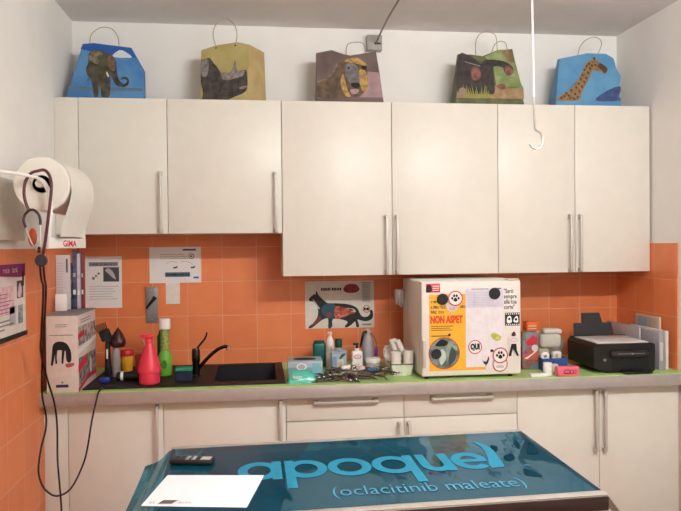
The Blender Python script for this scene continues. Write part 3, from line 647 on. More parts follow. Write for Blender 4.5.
def rounded_bottle(name, label, x, y, w, d, h, m, cap_r, cap_h, capm, rz=0, prt=None):
    t = thing(name, label, 'bottle', (x, y, zw), rz)
    mm = MB(); mm.box(-w/2,w/2,-d/2,d/2,0,h,.014,4); mm.lathe([(0,h-.004),(cap_r*1.6,h-.004),(cap_r*.9,h+.010),(cap_r*.85,h+.0135),(0,h+.0135)]); mm.build('body', m, t)
    MB().cyl((0,0,h+.014), cap_r, cap_h, 20, bev=.002).build('cap', capm, t)
    if prt: P = Print((-w/2,-d/2,0), X_, Z_); prt(P, w, h); P.build('label', None, t, smooth=0)
    return t
def pr1(P, w, h):
    P.layer(1); P.rect(.008,.015,w-.008,h-.02, mat('pale_blue_label','#9fb3bd',.5)); P.layer(2); P.rect(.035,.012,.07,.07,IVORY); P.blob([(.05,.07),(.075,.09),(.08,.1),(.06,.098),(.048,.08)], mat('slate_ink','#3d4d55',.6)); P.rect(.01,.02,.03,.085,mat('steel_blue_ink','#7d8fa6',.6)); P.lines(.04,.068,.02,.06,4,LGREY)
rounded_bottle('bottle', 'pale blue labelled bottle with a dark green screw cap', 1.462, -.36, .09, .05, .118, mat('smoky_plastic','#8f9aa2',.3), .0195, .046, mat('dark_green_cap','#123f2e',.4), 0, pr1)
def pr2(P, w, h):
    P.layer(1); P.rect(.006,.01,w-.006,h-.012, PAPER); P.layer(2); P.ring(w/2,h-.03,.021,.0035,RED,.012,.003); scrawl(P, .012,h-.034,w-.024,.008,RED,7); P.lines(.012,w-.012,.03,.05,2,LGREY)
t = thing('pump_bottle', 'white bottle with a black pump and red lettering', 'bottle', (1.562, -.37, zw))
MB().box(-.029,.029,-.021,.021,0,.112,.010,4).build('body', WHITE, t); MB().cyl((0,0,.1123), .013, .013, 18).build('collar', WHITE, t)
m = MB(); m.cyl((0,0,.1256), .006, .018, 12); m.box(-.022,.009,-.008,.008,.144,.156,.003); m.build('pump', BLACK, t)
P = Print((-.029,-.021,0), X_, Z_); pr2(P, .058, .112); P.build('label', None, t, smooth=0)
t = thing('spray_bottle', 'tall grey bottle with a black spray handle and a violet tag', 'bottle', (1.636, -.28, zw))
MB().lathe([(0,0),(.031,0),(.033,.004),(.033,.14),(.028,.165),(.016,.185),(.014,.192),(0,.192)]).build('body', mat('grey_translucent','#a39ca2',.35), t)
MB().lathe([(0,.1923),(.016,.1923),(.02,.2),(.019,.212),(.01,.22),(0,.221)]).build('cap', mat('grey_cap','#b6adb2',.4), t)
MB().tube([(-.012,-.017,.205),(-.028,-.03,.2),(-.036,-.03,.17),(-.043,-.026,.135),(-.045,-.024,.12)], lambda q: .009-.004*q, 8).build('spray_lever', BLACK, t)
MB().tube([(.012,-.018,.2),(.03,-.026,.18),(.042,-.028,.15),(.044,-.028,.12)], .0028, 6).build('hose', DGREY, t)
MB().box(.034,.052,-.034,-.026,.07,.12,.003).build('tag', mat('violet_plastic','#5e2a86',.4), t)
t = thing('jar', 'squat white jar standing on a small white dish behind the instruments', 'jar', (1.648, -.385, zw+.0135))
MB().lathe([(0,0),(.034,0),(.036,.004),(.037,.035),(0,.035)]).build('body', mat('frosted_jar','#c3bdb4',.4), t)
MB().cyl((0,0,.0353), .04, .024, 28, bev=.003).build('lid', WHITE, t)
tag(MB().lathe([(0,0),(.04,0),(.062,.010),(.064,.013),(.06,.0125),(.038,.006),(0,.006)], n=32).build('dish', WHITE, None, (1.648,-.385,zw+.0)), 'shallow white dish under the squat white jar', 'dish')
S.collection.objects['dish'].location.z = zw
# tub with gauze rolls
GA = mat('gauze', '#ded7ce', .95, bump=.4, scale=150)
t = thing('plastic_tub', 'low white rectangular tub full of gauze rolls beside the fridge', 'tub', (1.778, -.50, zw))
m = MB(); a0, a1, hh = (.043,.037), (.059,.047), .062
for s in (1, -1):
    pass
vs = []
for (a, b), z_ in ((a0, 0), (a1, hh), ((a1[0]-.003, a1[1]-.003), hh), ((a0[0]-.003, a0[1]-.003), .003)):
    vs += [(-a,-b,z_),(a,-b,z_),(a,b,z_),(-a,b,z_)]
fs = [(0,3,2,1),(12,13,14,15)]
for l in range(3):
    for i in range(4): fs.append((l*4+i, l*4+(i+1) % 4, l*4+4+(i+1) % 4, l*4+4+i))
m.add(vs, fs); m.build('tub_body', mat('pale_green_tub','#dde0c8',.45), t)
m = MB(); m.box(-.0605,.0605,-.0487,-.0472,hh-.004,hh+.001); m.box(-.0605,.0605,.0472,.0487,hh-.004,hh+.001); m.box(-.0605,-.059,-.0472,.0472,hh-.004,hh+.001); m.box(.059,.0605,-.0472,.0472,hh-.004,hh+.001); m.build('rim', DGREY, t)
def roll(label, x, y, z, r, L, ax, tilt, group='gauze rolls in the tub'):
    t = thing('gauze_roll', label, 'gauze roll', (x, y, z), ax, group)
    mm = MB(); mm.M = Matrix.Rotation(tilt, 4, 'Y'); mm.lathe([(.005,0),(r-.003,0),(r,.003),(r,L-.003),(r-.003,L),(.005,L),(.005,0)], (0,0,0), 20); mm.build('roll', GA, t)
    return t
roll('upright gauze roll at the front left of the white tub', 1.750, -.515, zw+.004, .0285, .118, 0, -.02)
roll('upright gauze roll at the front right of the white tub', 1.811, -.515, zw+.004, .026, .125, 0, .06)
roll('slim gauze roll leaning diagonally across the top of the tub', 1.800, -.478, zw+.105, .016, .085, .3, -.5)
roll('gauze roll leaning outward behind the left side of the tub', 1.757, -.462, zw+.125, .02, .06, 0, -.25)
t = thing('plastic_bag', 'crumpled clear bag of gauze packs leaning behind the tub', 'bag', (1.765, -.385, zw))
def crumple(m, w, d, h, seed):
    rnd = random.Random(seed); bm = bmesh.new(); bmesh.ops.create_icosphere(bm, subdivisions=4, radius=1)
    dirs = [(Vector((rnd.gauss(0,1), rnd.gauss(0,1), rnd.gauss(0,1))).normalized(), rnd.uniform(.62, 1.0)) for _ in range(46)]
    for v in bm.verts:
        n = v.co.normalized(); r = min(1.08, min(k/max(.05, n.dot(q)) for q, k in dirs)); r *= 1+.05*math.sin(23*n.x+seed)*math.sin(19*n.z+11*n.y)
        v.co = Vector((n.x*r*w/2, n.y*r*d/2, max(0, (n.z*r*.62+.5)*h)))
    return m.from_bm(bm)
m = crumple(MB(), .17, .10, .155, 3); m.build('bag_film', mat('cloudy_film','#e2dcd8',.3,alpha=.9), t, smooth=12)

# heap of steel instruments
INST = mat('instrument_steel', '#8f8885', .22, 1, vary=.08, scale=80)
def scissors(L, open_=.16):
    m = MB()
    for s in (1, -1):
        a = s*open_/2; R_ = Matrix.Rotation(a, 4, 'Z'); m.M = R_ @ Matrix.Translation((0,0,.002 if s > 0 else -.0005))
        m.prism([(0,-.004),(L*.42,-.001),(L*.43,.001),(0,.005)], (0,0,0), X_, Y_, .0022)
        m.tube([(0,0,.001),(-L*.2,-.004*s,.001),(-L*.36,-.006*s,.001)], .003, 6)
        m.tube([(-L*.44+.018*math.cos(q*PI/5), -.010*s+.012*math.sin(q*PI/5), .001) for q in range(10)], .0026, 6, closed=True, smooth=2)
    m.M = Matrix.Identity(4); m.cyl((0,0,0), .004, .005, 10); return m
def forceps(L):
    m = MB()
    for s in (1, -1): m.tube([(-L/2,0,.003),(-L*.3,.003*s,.003),(0,.008*s,.003),(L*.3,.005*s,.003),(L/2,.0015*s,.003)], lambda q: .0032-.0018*q, 6)
    return m
def scalpel(L):
    m = MB(); m.box(-L/2,L*.28,-.004,.004,.0005,.0045,.001); m.prism([(L*.28,-.0035),(L*.5,.001),(L*.42,.004),(L*.28,.0035)], (0,0,.0015), X_, Y_, .0012); return m
kinds = [('surgical_scissors', scissors, 'scissors', 'pair of steel surgical scissors in the instrument heap at the worktop edge'), ('forceps', forceps, 'forceps', 'steel forceps in the instrument heap at the worktop edge'), ('scalpel_handle', scalpel, 'scalpel', 'thin steel scalpel handle in the instrument heap at the worktop edge')]
rnd = random.Random(11); protos = {}
for i in range(60):
    nm, fn, cat, lab = kinds[(0, 1, 0, 2, 1)[i % 5]]
    if nm not in protos: protos[nm] = fn(.145).build(nm, INST); tag(protos[nm], lab, cat, 'steel instruments heaped on the worktop'); o = protos[nm]
    else: o = protos[nm].copy(); COL.objects.link(o)
    x = 1.335+.36*((i*.618) % 1); y = -.655+.17*rnd.random(); lay = i//10
    o.location = (x, y, zw+.002+.0078*lay); o.rotation_euler = (rnd.uniform(-.08,.08) if lay else 0, rnd.uniform(-.11,.11) if lay > 1 else 0, rnd.uniform(0, 2*PI))
    s_ = rnd.uniform(.75, 1.0); o.scale = (s_, s_, 1.3)
tag(MB().box(-.028,.028,-.009,.009,0,.014,.004).build('blue_clip', mat('blue_clip_plastic','#2a4f7e',.4), None, (1.600,-.655,zw+.052), .1), 'blue plastic clip lying on the instrument heap', 'clip')
tag(MB().box(-.022,.022,-.012,.012,0,.016,.004).build('packet', mat('red_white_packet','#c9857a',.5,col2='#e6ded8',scale=60), None, (1.545,-.625,zw+.056), -.3), 'small red and white packet lying on the instrument heap', 'packet')
tag(MB().box(-.026,.026,-.012,.012,0,.02,.006).build('gauze_pad', GA, None, (1.470,-.600,zw+.055), .4), 'small white gauze pad on top of the instrument heap', 'gauze pad')

# ------------------------------------------------------------------ small fridge and what hangs on it
FX0, FX1, FY0, FY1, FZ0, FZ1 = 1.853, 2.378, -.668, -.200, WT+.001, 1.416
FR = mat('fridge_enamel', '#e3dbd2', .38, vary=.01)
t = thing('mini_fridge', 'small cream fridge covered in magnets and papers on the worktop', 'fridge', (FX0, FY0, FZ0)); fw, fh, fd = FX1-FX0, FZ1-FZ0, FY1-FY0
MB().box(.002,fw-.002,.05,fd,.012,fh,.008,3).build('body', FR, t)
d = MB().box(0,fw,0,.046,.014,fh-.002,.009,3).build('door', FR, t)
MB().box(.003,.020,-.012,.002,.06,.20,.004).build('grip', mat('grip_cream','#c2b6aa',.4), d)
MB().box(fw-.07,fw-.005,.004,.05,fh+.0003,fh+.006,.002).build('hinge', mat('hinge_plastic','#e8d3c4',.4), t)
for a in (.03, fw-.05):
    for b in (.03, fd-.05): MB().cyl((a, b, 0), .012, .0118, 12).build('foot', BLACKM, t)
fy = FY0-.0006
def F(px, py):
    u = (px-420.5)/100.5; bot = 379-3.5*u; top = 281-3*u
    return FX0+fw*u, FZ0+.014+(bot-py)/(bot-top)*(fh-.016)
def flat(name, label, cat, L, T, R_, B, th, m, group=None, depth=0):
    x0_, z1_ = F(L, T); x1_, z0_ = F(R_, B); w, h = x1_-x0_, z1_-z0_
    t = thing(name, label, cat, ((x0_+x1_)/2, fy-depth, z0_), 0, group)
    if m: MB().box(-w/2,w/2,-th,0,0,h).build('sheet', m, t, smooth=0)
    P = Print((-w/2,-th,0), X_, Z_); P.layer(1); return t, P, w, h
def round_magnet(name, label, px, py, r, th, m, depth, prt=None, group=None):
    x, z = F(px, py); t = thing(name, label, 'magnet', (x, fy-depth, z), 0, group)
    MB().lathe([(0,0),(r,0),(r,-th+.001),(r-.001,-th),(0,-th)], (0,0,0), 28, 'Y').build('disc', m, t)
    if prt: P = Print((0,-th,0), X_, Z_); P.layer(1); prt(P, r); P.build('print', None, t, smooth=0)
    return t
def paw(P, x, y, r, m):
    P.blob([(x-r*.32,y-r*.35),(x,y-r*.5),(x+r*.32,y-r*.35),(x+r*.2,y),(x,y+r*.12),(x-r*.2,y)], m)
    for a, b in ((-.5,.0),(-.2,.4),(.2,.4),(.5,.0)): P.disc(x+a*r, y+b*r, r*.17, m, r*.22)
t, P, w, h = flat('yellow_poster', 'yellow notice with a photo of a dog and cat on the fridge door', 'poster', 428, 294, 484.5, 371, .0008, mat('yellow_paper','#efb02e',.6))
scrawl(P, .010,h-.045,.075,.017,DGREY,8); scrawl(P, .010,h-.072,w-.10,.017,DGREY,9); scrawl(P, .010,h-.098,.07,.016,DGREY,10); P.text('NON ASPET', .006,h-.146,w-.125,.036, mat('poster_red','#d84a1f',.6), .065)
P.lines(.01,.13,h-.185,h-.155,3,mat('brown_ink','#7a5a20',.7),.2,.4); P.lines(.01,.11,h-.215,h-.205,1,DGREY,.1,.5); P.disc(.105,h-.208,.007,INK)
P.disc(.077,.09,.082,mat('photo_rim','#b5402e',.6)); P.layer(2); P.disc(.077,.09,.077,mat('pet_photo','#4d5e58',.6,col2='#8d9a8f',scale=16)); P.layer(3); P.blob([(.03,.13),(.06,.16),(.095,.15),(.09,.13),(.06,.125)], INK); P.blob([(.06,.03),(.085,.06),(.08,.10),(.06,.11),(.05,.07)], mat('pet_white','#b9c8bd',.6)); P.blob([(.1,.03),(.13,.05),(.14,.09),(.12,.12),(.105,.09)], mat('pet_dark','#3b4442',.6)); P.blob([(.115,.13),(.145,.12),(.14,.10)], mat('pet_white2','#8ea498',.6)); P.build('print', None, t, smooth=0)
t, P, w, h = flat('paper_sheet', 'white sheet with a pale table held on the fridge door by a magnet', 'papers', 464.5, 286, 502.5, 367.5, .0008, mat('lilac_white_paper','#e4dcdf',.75), None, .0022)
P.rect(.0,h-.105,w,h-.012, mat('lilac_table','#d3ccda',.75)); P.layer(2); P.lines(.008,w-.02,h-.098,h-.02,9,LGREY,.2,.25); P.rect(.03,h-.012,.12,h-.008,GREY); P.rect(w-.05,h-.012,w-.01,h-.006,DGREY); P.rect(.045,h-.1,.047,h-.02,LGREY); P.build('print', None, t, smooth=0)
round_magnet('magnet', 'black round magnet at the top left beside a paw magnet', 441.3, 298.6, .029, .006, BLACKM, .0022, None, 'black round magnets')
round_magnet('magnet', 'black round magnet at the top of the white sheet', 493.7, 292, .030, .006, BLACKM, .0048, None, 'black round magnets')
round_magnet('magnet', 'black round magnet low on the yellow notice over its photo', 434.8, 355, .026, .006, BLACKM, .0028, None, 'black round magnets')
WR = mat('magnet_white','#e9e2dc',.5); CRIM = mat('crimson_ring','#c2354b',.6)
def pawp(P, r): P.ring(0,0,r,r*.14,CRIM); paw(P, 0, 0, r*.85, INK)
round_magnet('paw_magnet', 'round paw-print magnet with a red rim at the top of the yellow notice', 454, 297.5, .039, .003, WR, .0045, pawp, 'paw magnets')
round_magnet('paw_magnet', 'round paw-print magnet with a red rim low on the right of the fridge', 499, 356, .041, .003, WR, .0045, pawp, 'paw magnets')
round_magnet('magnet', 'plain pale disc tucked under the paw magnet at the top of the yellow notice', 451, 305, .033, .0018, mat('pale_disc','#cdbfbd',.5), .0022, lambda P, r: P.lines(-r*.5,r*.5,-r*.6,-r*.2,2,GREY))
round_magnet('magnet', 'white disc with a red rim half under the lower paw magnet', 499, 365, .040, .002, WR, .0022, lambda P, r: (P.ring(0,0,r,r*.12,CRIM), P.lines(-r*.5,r*.5,-r*.5,-r*.1,3,GREY,.1)))
round_magnet('magnet', 'round sticker reading QUI with a red rim on the white sheet', 473.5, 347.5, .036, .002, WR, .0045, lambda P, r: (P.ring(0,0,r,r*.12,CRIM), P.text('QUI', -r*.68,-r*.32,r*1.36,r*.78,INK,.07)))
t, P, w, h = flat('fridge_magnet', 'red magnet with a black head at the top left corner of the fridge', 'magnet', 425, 283, 439, 291.5, .003, None)
MB().box(-w/2,w/2,-.003,0,0,h,.001).build('plate', mat('logo_red','#cf2a3c',.5), t); P.blob([(.0,.005),(.02,.0),(.03,.012),(.028,.03),(.015,.042),(.003,.03)], INK); P.lines(.034,w-.004,.008,.04,3,PAPER,.2,.4); P.build('print', None, t, smooth=0)
t, P, w, h = flat('quote_sticker', 'sticker quoting Saro sempre alla tua corte at the upper right of the fridge', 'sticker', 503, 287, 517, 309, .0006, WR)
for k, q in enumerate(['"Sarò', 'sempre', 'alla tua', 'corte"']): P.text(q, .002, h-.022-k*.0275, w-.004-(.018 if k == 0 else .012 if k == 3 else 0), .022, INK, .018)
P.build('lettering', None, t, smooth=0)
t, P, w, h = flat('film_magnet', 'black film-strip magnet with pale frames on the right of the fridge', 'magnet', 504.5, 312, 519.5, 325, .002, BLACKM)
for k in range(7): P.rect(.004+k*.011,.003,.010+k*.011,.009,PAPER); P.rect(.004+k*.011,h-.009,.010+k*.011,h-.003,PAPER)
P.blob([(.01,.015),(.035,.018),(.03,.05),(.012,.045)], PAPER); P.blob([(.045,.02),(.07,.018),(.066,.05),(.05,.04)], PAPER); P.layer(2); P.disc(.022,.035,.006,INK); P.disc(.058,.032,.007,INK); P.build('print', None, t, smooth=0)
def cutout(name, label, cat, px, py, poly, m, extra=None, s=.0054):
    x, z = F(px, py); t = thing(name, label, cat, (x, fy-.0022, z))
    MB().prism([(a*s, b*s) for a, b in poly], (0,-.0, 0), X_, Z_, .0025).build('cutout', m, t, smooth=0)
    if extra: P = Print((0,-.0025,0), X_, Z_); P.layer(1); extra(P, s); P.build('print', None, t, smooth=0)
    return t
cutout('pear_magnet', 'yellow-green fruit magnet at the right edge of the white sheet', 'magnet', 495, 337, [(-5,3),(-2,4),(2,2.5),(5,0),(4.5,-3),(1,-4),(-3,-2),(-4.5,.5)], mat('pear_green','#a9ad3e',.45,col2='#c0b852',scale=90), lambda P, s: P.blob([(0,-2*s),(3*s,-2.5*s),(3.5*s,-.5*s),(1*s,.5*s)], mat('pear_yellow','#cfc56b',.5)))
cutout('rooster_magnet', 'small black rooster magnet left of the lower paw magnet', 'magnet', 484.5, 363, [(-3.2,2.5),(-2,.5),(-1,.5),(.5,.3),(1.5,2),(2.2,4),(3.5,3.6),(3,1.5),(2,-1.5),(.6,-2.5),(.5,-4),(-.2,-4),(-.3,-2.5),(-1.8,-1.5),(-2.6,0)], mat('rooster_black','#241c1e',.5), lambda P, s: P.disc(2.6*s,4.3*s,.8*s,RED))
cutout('dog_magnet', 'tiny dark head magnet beside the lower paw magnet', 'magnet', 490.8, 351.5, [(-1.5,-1),(1.3,-1.2),(1.8,.6),(.2,1.6),(-1.6,1)], mat('tiny_maroon','#3a1c22',.5))
cutout('dancer_magnet', 'magnet of a dancing person in a white shirt on the right of the fridge', 'magnet', 513, 345, [(-6,8),(-2,9),(-2,12),(0,14.5),(2,13),(2.2,9.5),(5.5,8.5),(5.8,3),(3,1),(3.5,-6),(6,-12),(4,-12.5),(1,-7),(-1,-4),(-3,-12.5),(-6,-12),(-4,-5),(-2.5,1),(-6,2)], mat('shirt_white','#ddd3d0',.6),
    lambda P, s: (P.blob([(-2*s,9.5*s),(-2*s,12*s),(0,14.3*s),(2*s,12.6*s),(2*s,9.5*s)], mat('hair_maroon','#4a1b22',.6)), P.poly([(-2.5*s,1*s),(3*s,1*s),(3.4*s,-6*s),(5.8*s,-12*s),(4*s,-12.3*s),(1*s,-7*s),(-1*s,-4*s),(-3*s,-12.3*s),(-5.8*s,-11.8*s),(-3.9*s,-5*s)], INK), P.ring(0,5*s,4*s,.7*s,mat('pink_line','#c99a9a',.6),2*s,.6*s)), .0048)
t = thing('cable_clip', 'clear plastic clip with a white paper slip on the fridge side', 'clip', (1.851, -.235, 1.235))
MB().box(-.05,-.001,-.04,.03,.03,.115,.008,3).build('holder', mat('smoky_clear','#cdc8c4',.25,alpha=.5), t)
MB().tube([(-.03,-.045,.11),(-.035,-.05,.06),(-.025,-.05,.02),(-.01,-.045,.035)], .005, 8).build('hook', STEEL, t)
m = MB(); m.box(-.004,-.001,-.11,-.035,.0,.06); m.build('paper_slip', PAPER, t, smooth=0)

# ------------------------------------------------------------------ right end of the worktop: supplies, printer, folders
t = thing('supply_packet', 'upright colourful red and white medicine packet right of the fridge', 'packet', (2.505, -.46, zw+.0), -.06)
PK = mat('packet_mix', '#8d4b45', .5, col2='#6f7f86', scale=26)
MB().box(-.046,.046,-.022,.022,0,.205,.006).build('carton', PK, t)
P = Print((-.046,-.022,0), X_, Z_); P.layer(1); P.poly([(.02,.15),(.06,.19),(.085,.165),(.08,.135),(.03,.13)], RED); P.rect(.004,.055,.088,.105, mat('packet_brick','#b5563f',.6)); P.layer(2); P.poly([(.01,.06),(.06,.09),(.08,.12),(.085,.105),(.03,.06)], PAPER); P.disc(.07,.118,.018,PAPERG); P.poly([(.0,.08),(.02,.11),(.03,.09)], mat('violet_ink','#5a4a8a',.6)); P.rect(.004,.16,.02,.2,mat('moss_ink','#5d6b45',.6)); P.build('front_print', None, t, smooth=0)
tag(MB().box(-.045,.045,-.02,.02,0,.016,.004).build('tray', PAPER, None, (2.465,-.675,zw), 0), 'small flat white tray at the worktop edge right of the fridge', 'tray')
t = thing('medicine_box', 'small box with an orange top standing behind the gauze packs', 'box', (2.612, -.22, zw))
MB().box(-.036,.036,-.03,.03,0,.18,.003).build('carton', mat('cream_card','#d9d2c0',.6), t); MB().box(-.038,.038,-.032,.032,.1803,.235,.003).build('lid', ORANGE, t)
P = Print((-.038,-.032,.18), X_, Z_); P.layer(1); P.lines(.01,.066,.012,.042,2,IVORY); P.build('print', None, t, smooth=0)
t = thing('supply_box', 'blue open box holding gauze packs left of the printer', 'box', (2.607, -.455, zw))
BL = mat('blue_box','#284c8e',.45); m = MB(); m.box(-.055,.085,-.075,.05,0,.003); m.box(-.055,-.052,-.075,.05,.003,.066); m.box(.082,.085,-.075,.05,.003,.066); m.box(-.052,.082,-.075,-.072,.003,.066); m.box(-.052,.082,.047,.05,.003,.066); m.build('tray', BL, t)
t = thing('gauze_pack', 'big grey-white gauze pack lying on top of the blue box', 'gauze pack', (2.638, -.42, zw+.112), -.1)
m = MB(); m.M = Matrix.Rotation(.0,4,'Y'); m.box(-.062,.055,-.04,.04,0,.075,.018,4); m.build('pack', mat('gauze_grey','#c3bdb4',.9,bump=.6,scale=70), t); MB().box(-.04,.062,-.035,.035,.0755,.103,.012,4).build('pack_fold', mat('gauze_grey2','#ccc6be',.9,bump=.6,scale=70), t)
t = thing('gauze_pack', 'upright white gauze pack with pink marks inside the blue box', 'gauze pack', (2.66, -.465, zw+.0035), .1)
MB().box(-.028,.026,-.02,.02,0,.092,.016,4).build('pack', mat('gauze_white','#d8d2c6',.9,bump=.4,scale=70), t); P = Print((-.028,-.02,.05), X_, Z_); P.layer(1); P.blob([(.012,.008),(.022,.006),(.024,.028),(.014,.03)], mat('salmon_ink','#d98a7a',.7)); P.build('print', None, t, smooth=0)
t = thing('tape_roll', 'white tape roll on edge in the front corner of the blue box', 'tape roll', (2.583, -.485, zw+.072))
MB().lathe([(.008,0),(.023,0),(.0245,.002),(.0245,.018),(.023,.02),(.008,.02),(.008,0)], (0,-.01,.0), 24, 'Y').build('roll', WHITE, t)
t = thing('gauze_pack', 'folded gauze pack inside the blue box behind the tape roll', 'gauze pack', (2.59, -.438, zw+.0035), 0)
MB().box(-.032,.03,-.03,.03,0,.106,.012,3).build('pack', mat('gauze_olive','#a9a48c',.9,bump=.5,scale=70), t)
t = thing('pill_bottle', 'small white plastic bottle standing in front of the blue box', 'bottle', (2.530, -.645, zw))
MB().lathe([(0,0),(.022,0),(.0235,.003),(.0235,.046),(0,.046)]).build('body', WHITE, t); MB().cyl((0,0,.0463), .0235, .018, 24, bev=.002).build('cap', WHITE, t)
t = thing('pink_box', 'pink box with dark red scrawl at the worktop edge left of the printer', 'box', (2.618, -.683, zw), .02)
MB().box(-.058,.058,-.02,.02,0,.05,.004).build('carton', mat('pink_card','#e2687c',.5), t); P = Print((-.058,-.02,0), X_, Z_); P.layer(1); P.ring(.05,.024,.02,.005,mat('dark_crimson','#7c1230',.6),.012,.004); P.ring(.075,.024,.012,.004,MATS['dark_crimson'],.010,.003); P.rect(.03,.014,.095,.018,MATS['dark_crimson']); P.ring(.092,.024,.010,.004,MATS['dark_crimson'],.009,.003); P.build('front_print', None, t, smooth=0)
tag(MB().box(-.016,.016,-.012,.012,0,.05,.004).build('ointment_box', IVORY, None, (2.587,-.605,zw), 0), 'small ivory box between the white pill bottle and the pink box', 'box')
t = thing('plastic_bag', 'crumpled clear plastic bag between the gauze packs and the printer', 'bag', (2.765, -.215, zw))
crumple(MB(), .12, .09, .17, 9).build('bag_film', mat('clear_grey_film','#b0aaa8',.2,alpha=.6), t, smooth=12)

# printer
t = thing('printer', 'black inkjet printer with a sheet tray on the right of the worktop', 'printer', (2.956, -.498, zw), 0)
PB = mat('printer_black', '#151312', .42, vary=.08)
m = MB(); m.prism([(-.172,.028),(-.10,.004),(-.02,0),(.15,0),(.168,.010),(.168,.146),(.155,.154),(-.160,.154),(-.176,.14)], (0,-.155,0), X_, Z_, -.31); m.build('body', PB, t, smooth=20)
MB().box(-.150,.140,-.145,.125,.1545,.161,.003).build('scanner_lid', mat('scanner_grey','#d3ccc8',.4), t)
MB().box(-.165,.155,.126,.150,.1545,.164,.001).build('lid_hinge', PB, t)
m = MB(); m.M = Matrix.Translation((-.005,.168,.13)) @ Matrix.Rotation(-.22,4,'X'); m.prism([(-.128,0),(.118,0),(.108,.10),(.055,.10),(.042,.158),(-.066,.158),(-.072,.10),(-.118,.10)], (0,0,0), X_, Z_, .006); m.build('paper_tray', mat('printer_tray','#232122',.5), t, smooth=0)
m = MB(); m.box(-.085,.125,-.176,-.156,.085,.118,.005); m.build('control_panel', mat('panel_black','#262321',.3), t)
MB().box(-.07,.13,-.1585,-.1555,.022,.074).build('output_slot', mat('slot_black','#0b0a0a',.6), t)
m = MB(); m.box(-.03,.12,-.215,-.157,.004,.014,.003); m.build('output_tray', PB, t)
MB().lathe([(0,0),(.008,0),(.008,-.003),(0,-.003)], (-.115,-.1555,.07), 16, 'Y').build('button', GREY, t)
P = Print((-.07,-.176,.09), X_, Z_); P.layer(1); P.rect(.02,.012,.17,.015,GREY); P.disc(.1,.013,.004,LGREY); P.build('panel_print', None, t, smooth=0)

# folders along the right wall
def slab(name, label, cat, x, y, w, d, h, rz, m, extra=None, ang=0, group=None):
    t = thing(name, label, cat, (x, y, zw), rz, group)
    mm = MB(); mm.M = Matrix.Rotation(ang, 4, 'Y'); mm.box(-w/2,w/2,-d/2,d/2,0,h,.002); mm.build('cover', m, t)
    if extra: extra(t, mm.M)
    return t
slab('folder', 'pale grey folder standing between the printer and the big grey file case', 'folder', 3.152, -.28, .014, .36, .215, 0, mat('pale_folder','#b0aaae',.5))
def spine(t, M):
    P = Print((-.013,-.2565,0), X_, Z_); P.layer(1); P.rect(.005,.05,.021,.15,PAPERG); P.build('print', None, t, smooth=0)
slab('file_case', 'big grey file case standing right of the printer', 'file case', 3.184, -.36, .026, .51, .205, 0, mat('grey_case','#a29ca2',.5), spine)
slab('folder', 'dark folder wedged between the grey file case and the white one', 'folder', 3.207, -.37, .012, .42, .20, 0, mat('dark_folder','#37343c',.5,col2='#7d8aa0',scale=30))
slab('folder', 'white folder nearest the right wall tiles', 'folder', 3.226, -.42, .018, .36, .208, 0, mat('cream_folder','#d9d2cc',.6))
def cardp(t, M):
    P = Print((-.005,.125,0), (0,-1,0), Z_); P.layer(1); P.rect(.012,.015,.238,.262, mat('striped_card','#a7adb4',.6,col2='#b9b3b0',scale=12)); P.layer(2); P.rect(.15,.02,.165,.258,mat('pale_orange_ink','#d99a74',.6)); P.rect(.18,.02,.225,.258,mat('sand_ink','#c2ab95',.6)); P.rect(.03,.02,.125,.258,mat('slate_card','#99a3b0',.6)); P.build('print', None, t, smooth=0)
slab('picture_card', 'tall striped card standing against the right wall behind the folders', 'card', 3.250, -.375, .01, .25, .272, 0, mat('card_cream','#d6b9a0',.6), cardp)

# ------------------------------------------------------------------ examination table
T0 = Vector((.725, -1.636)); TR = math.radians(1.92)
t = thing('examination_table', 'steel examination table in the foreground under a blue film', 'table', (T0.x, T0.y, 0), TR)
TS = mat('table_steel', '#a89f99', .12, .95, vary=.03, scale=20)
tw, td = 1.286, .691
m = MB(); m.box(0,tw,-td,0,.853,.8975,.004)
m.build('tabletop', TS, t)
for a_, b_ in ((-.028,0),(-td,-td+.032)): MB().box(0,tw,a_,b_,.8977,.9,.0008).build('rim', mat('rim_steel','#cfc8c0',.42,.55), t)
MB().box(.001,tw-.001,-td-.003,-td-.0003,.855,.894,.001).build('front_reflection', mat('reflection_brown','#32231f',.3,.5), t)  # steel front face: its dark floor reflection painted as a brown strip
MB().box(.52,.76,-.45,-.24,.03,.852,.01).build('column', STEEL, t); MB().box(.25,1.03,-.58,-.11,0,.03,.01).build('base_plate', STEEL, t)
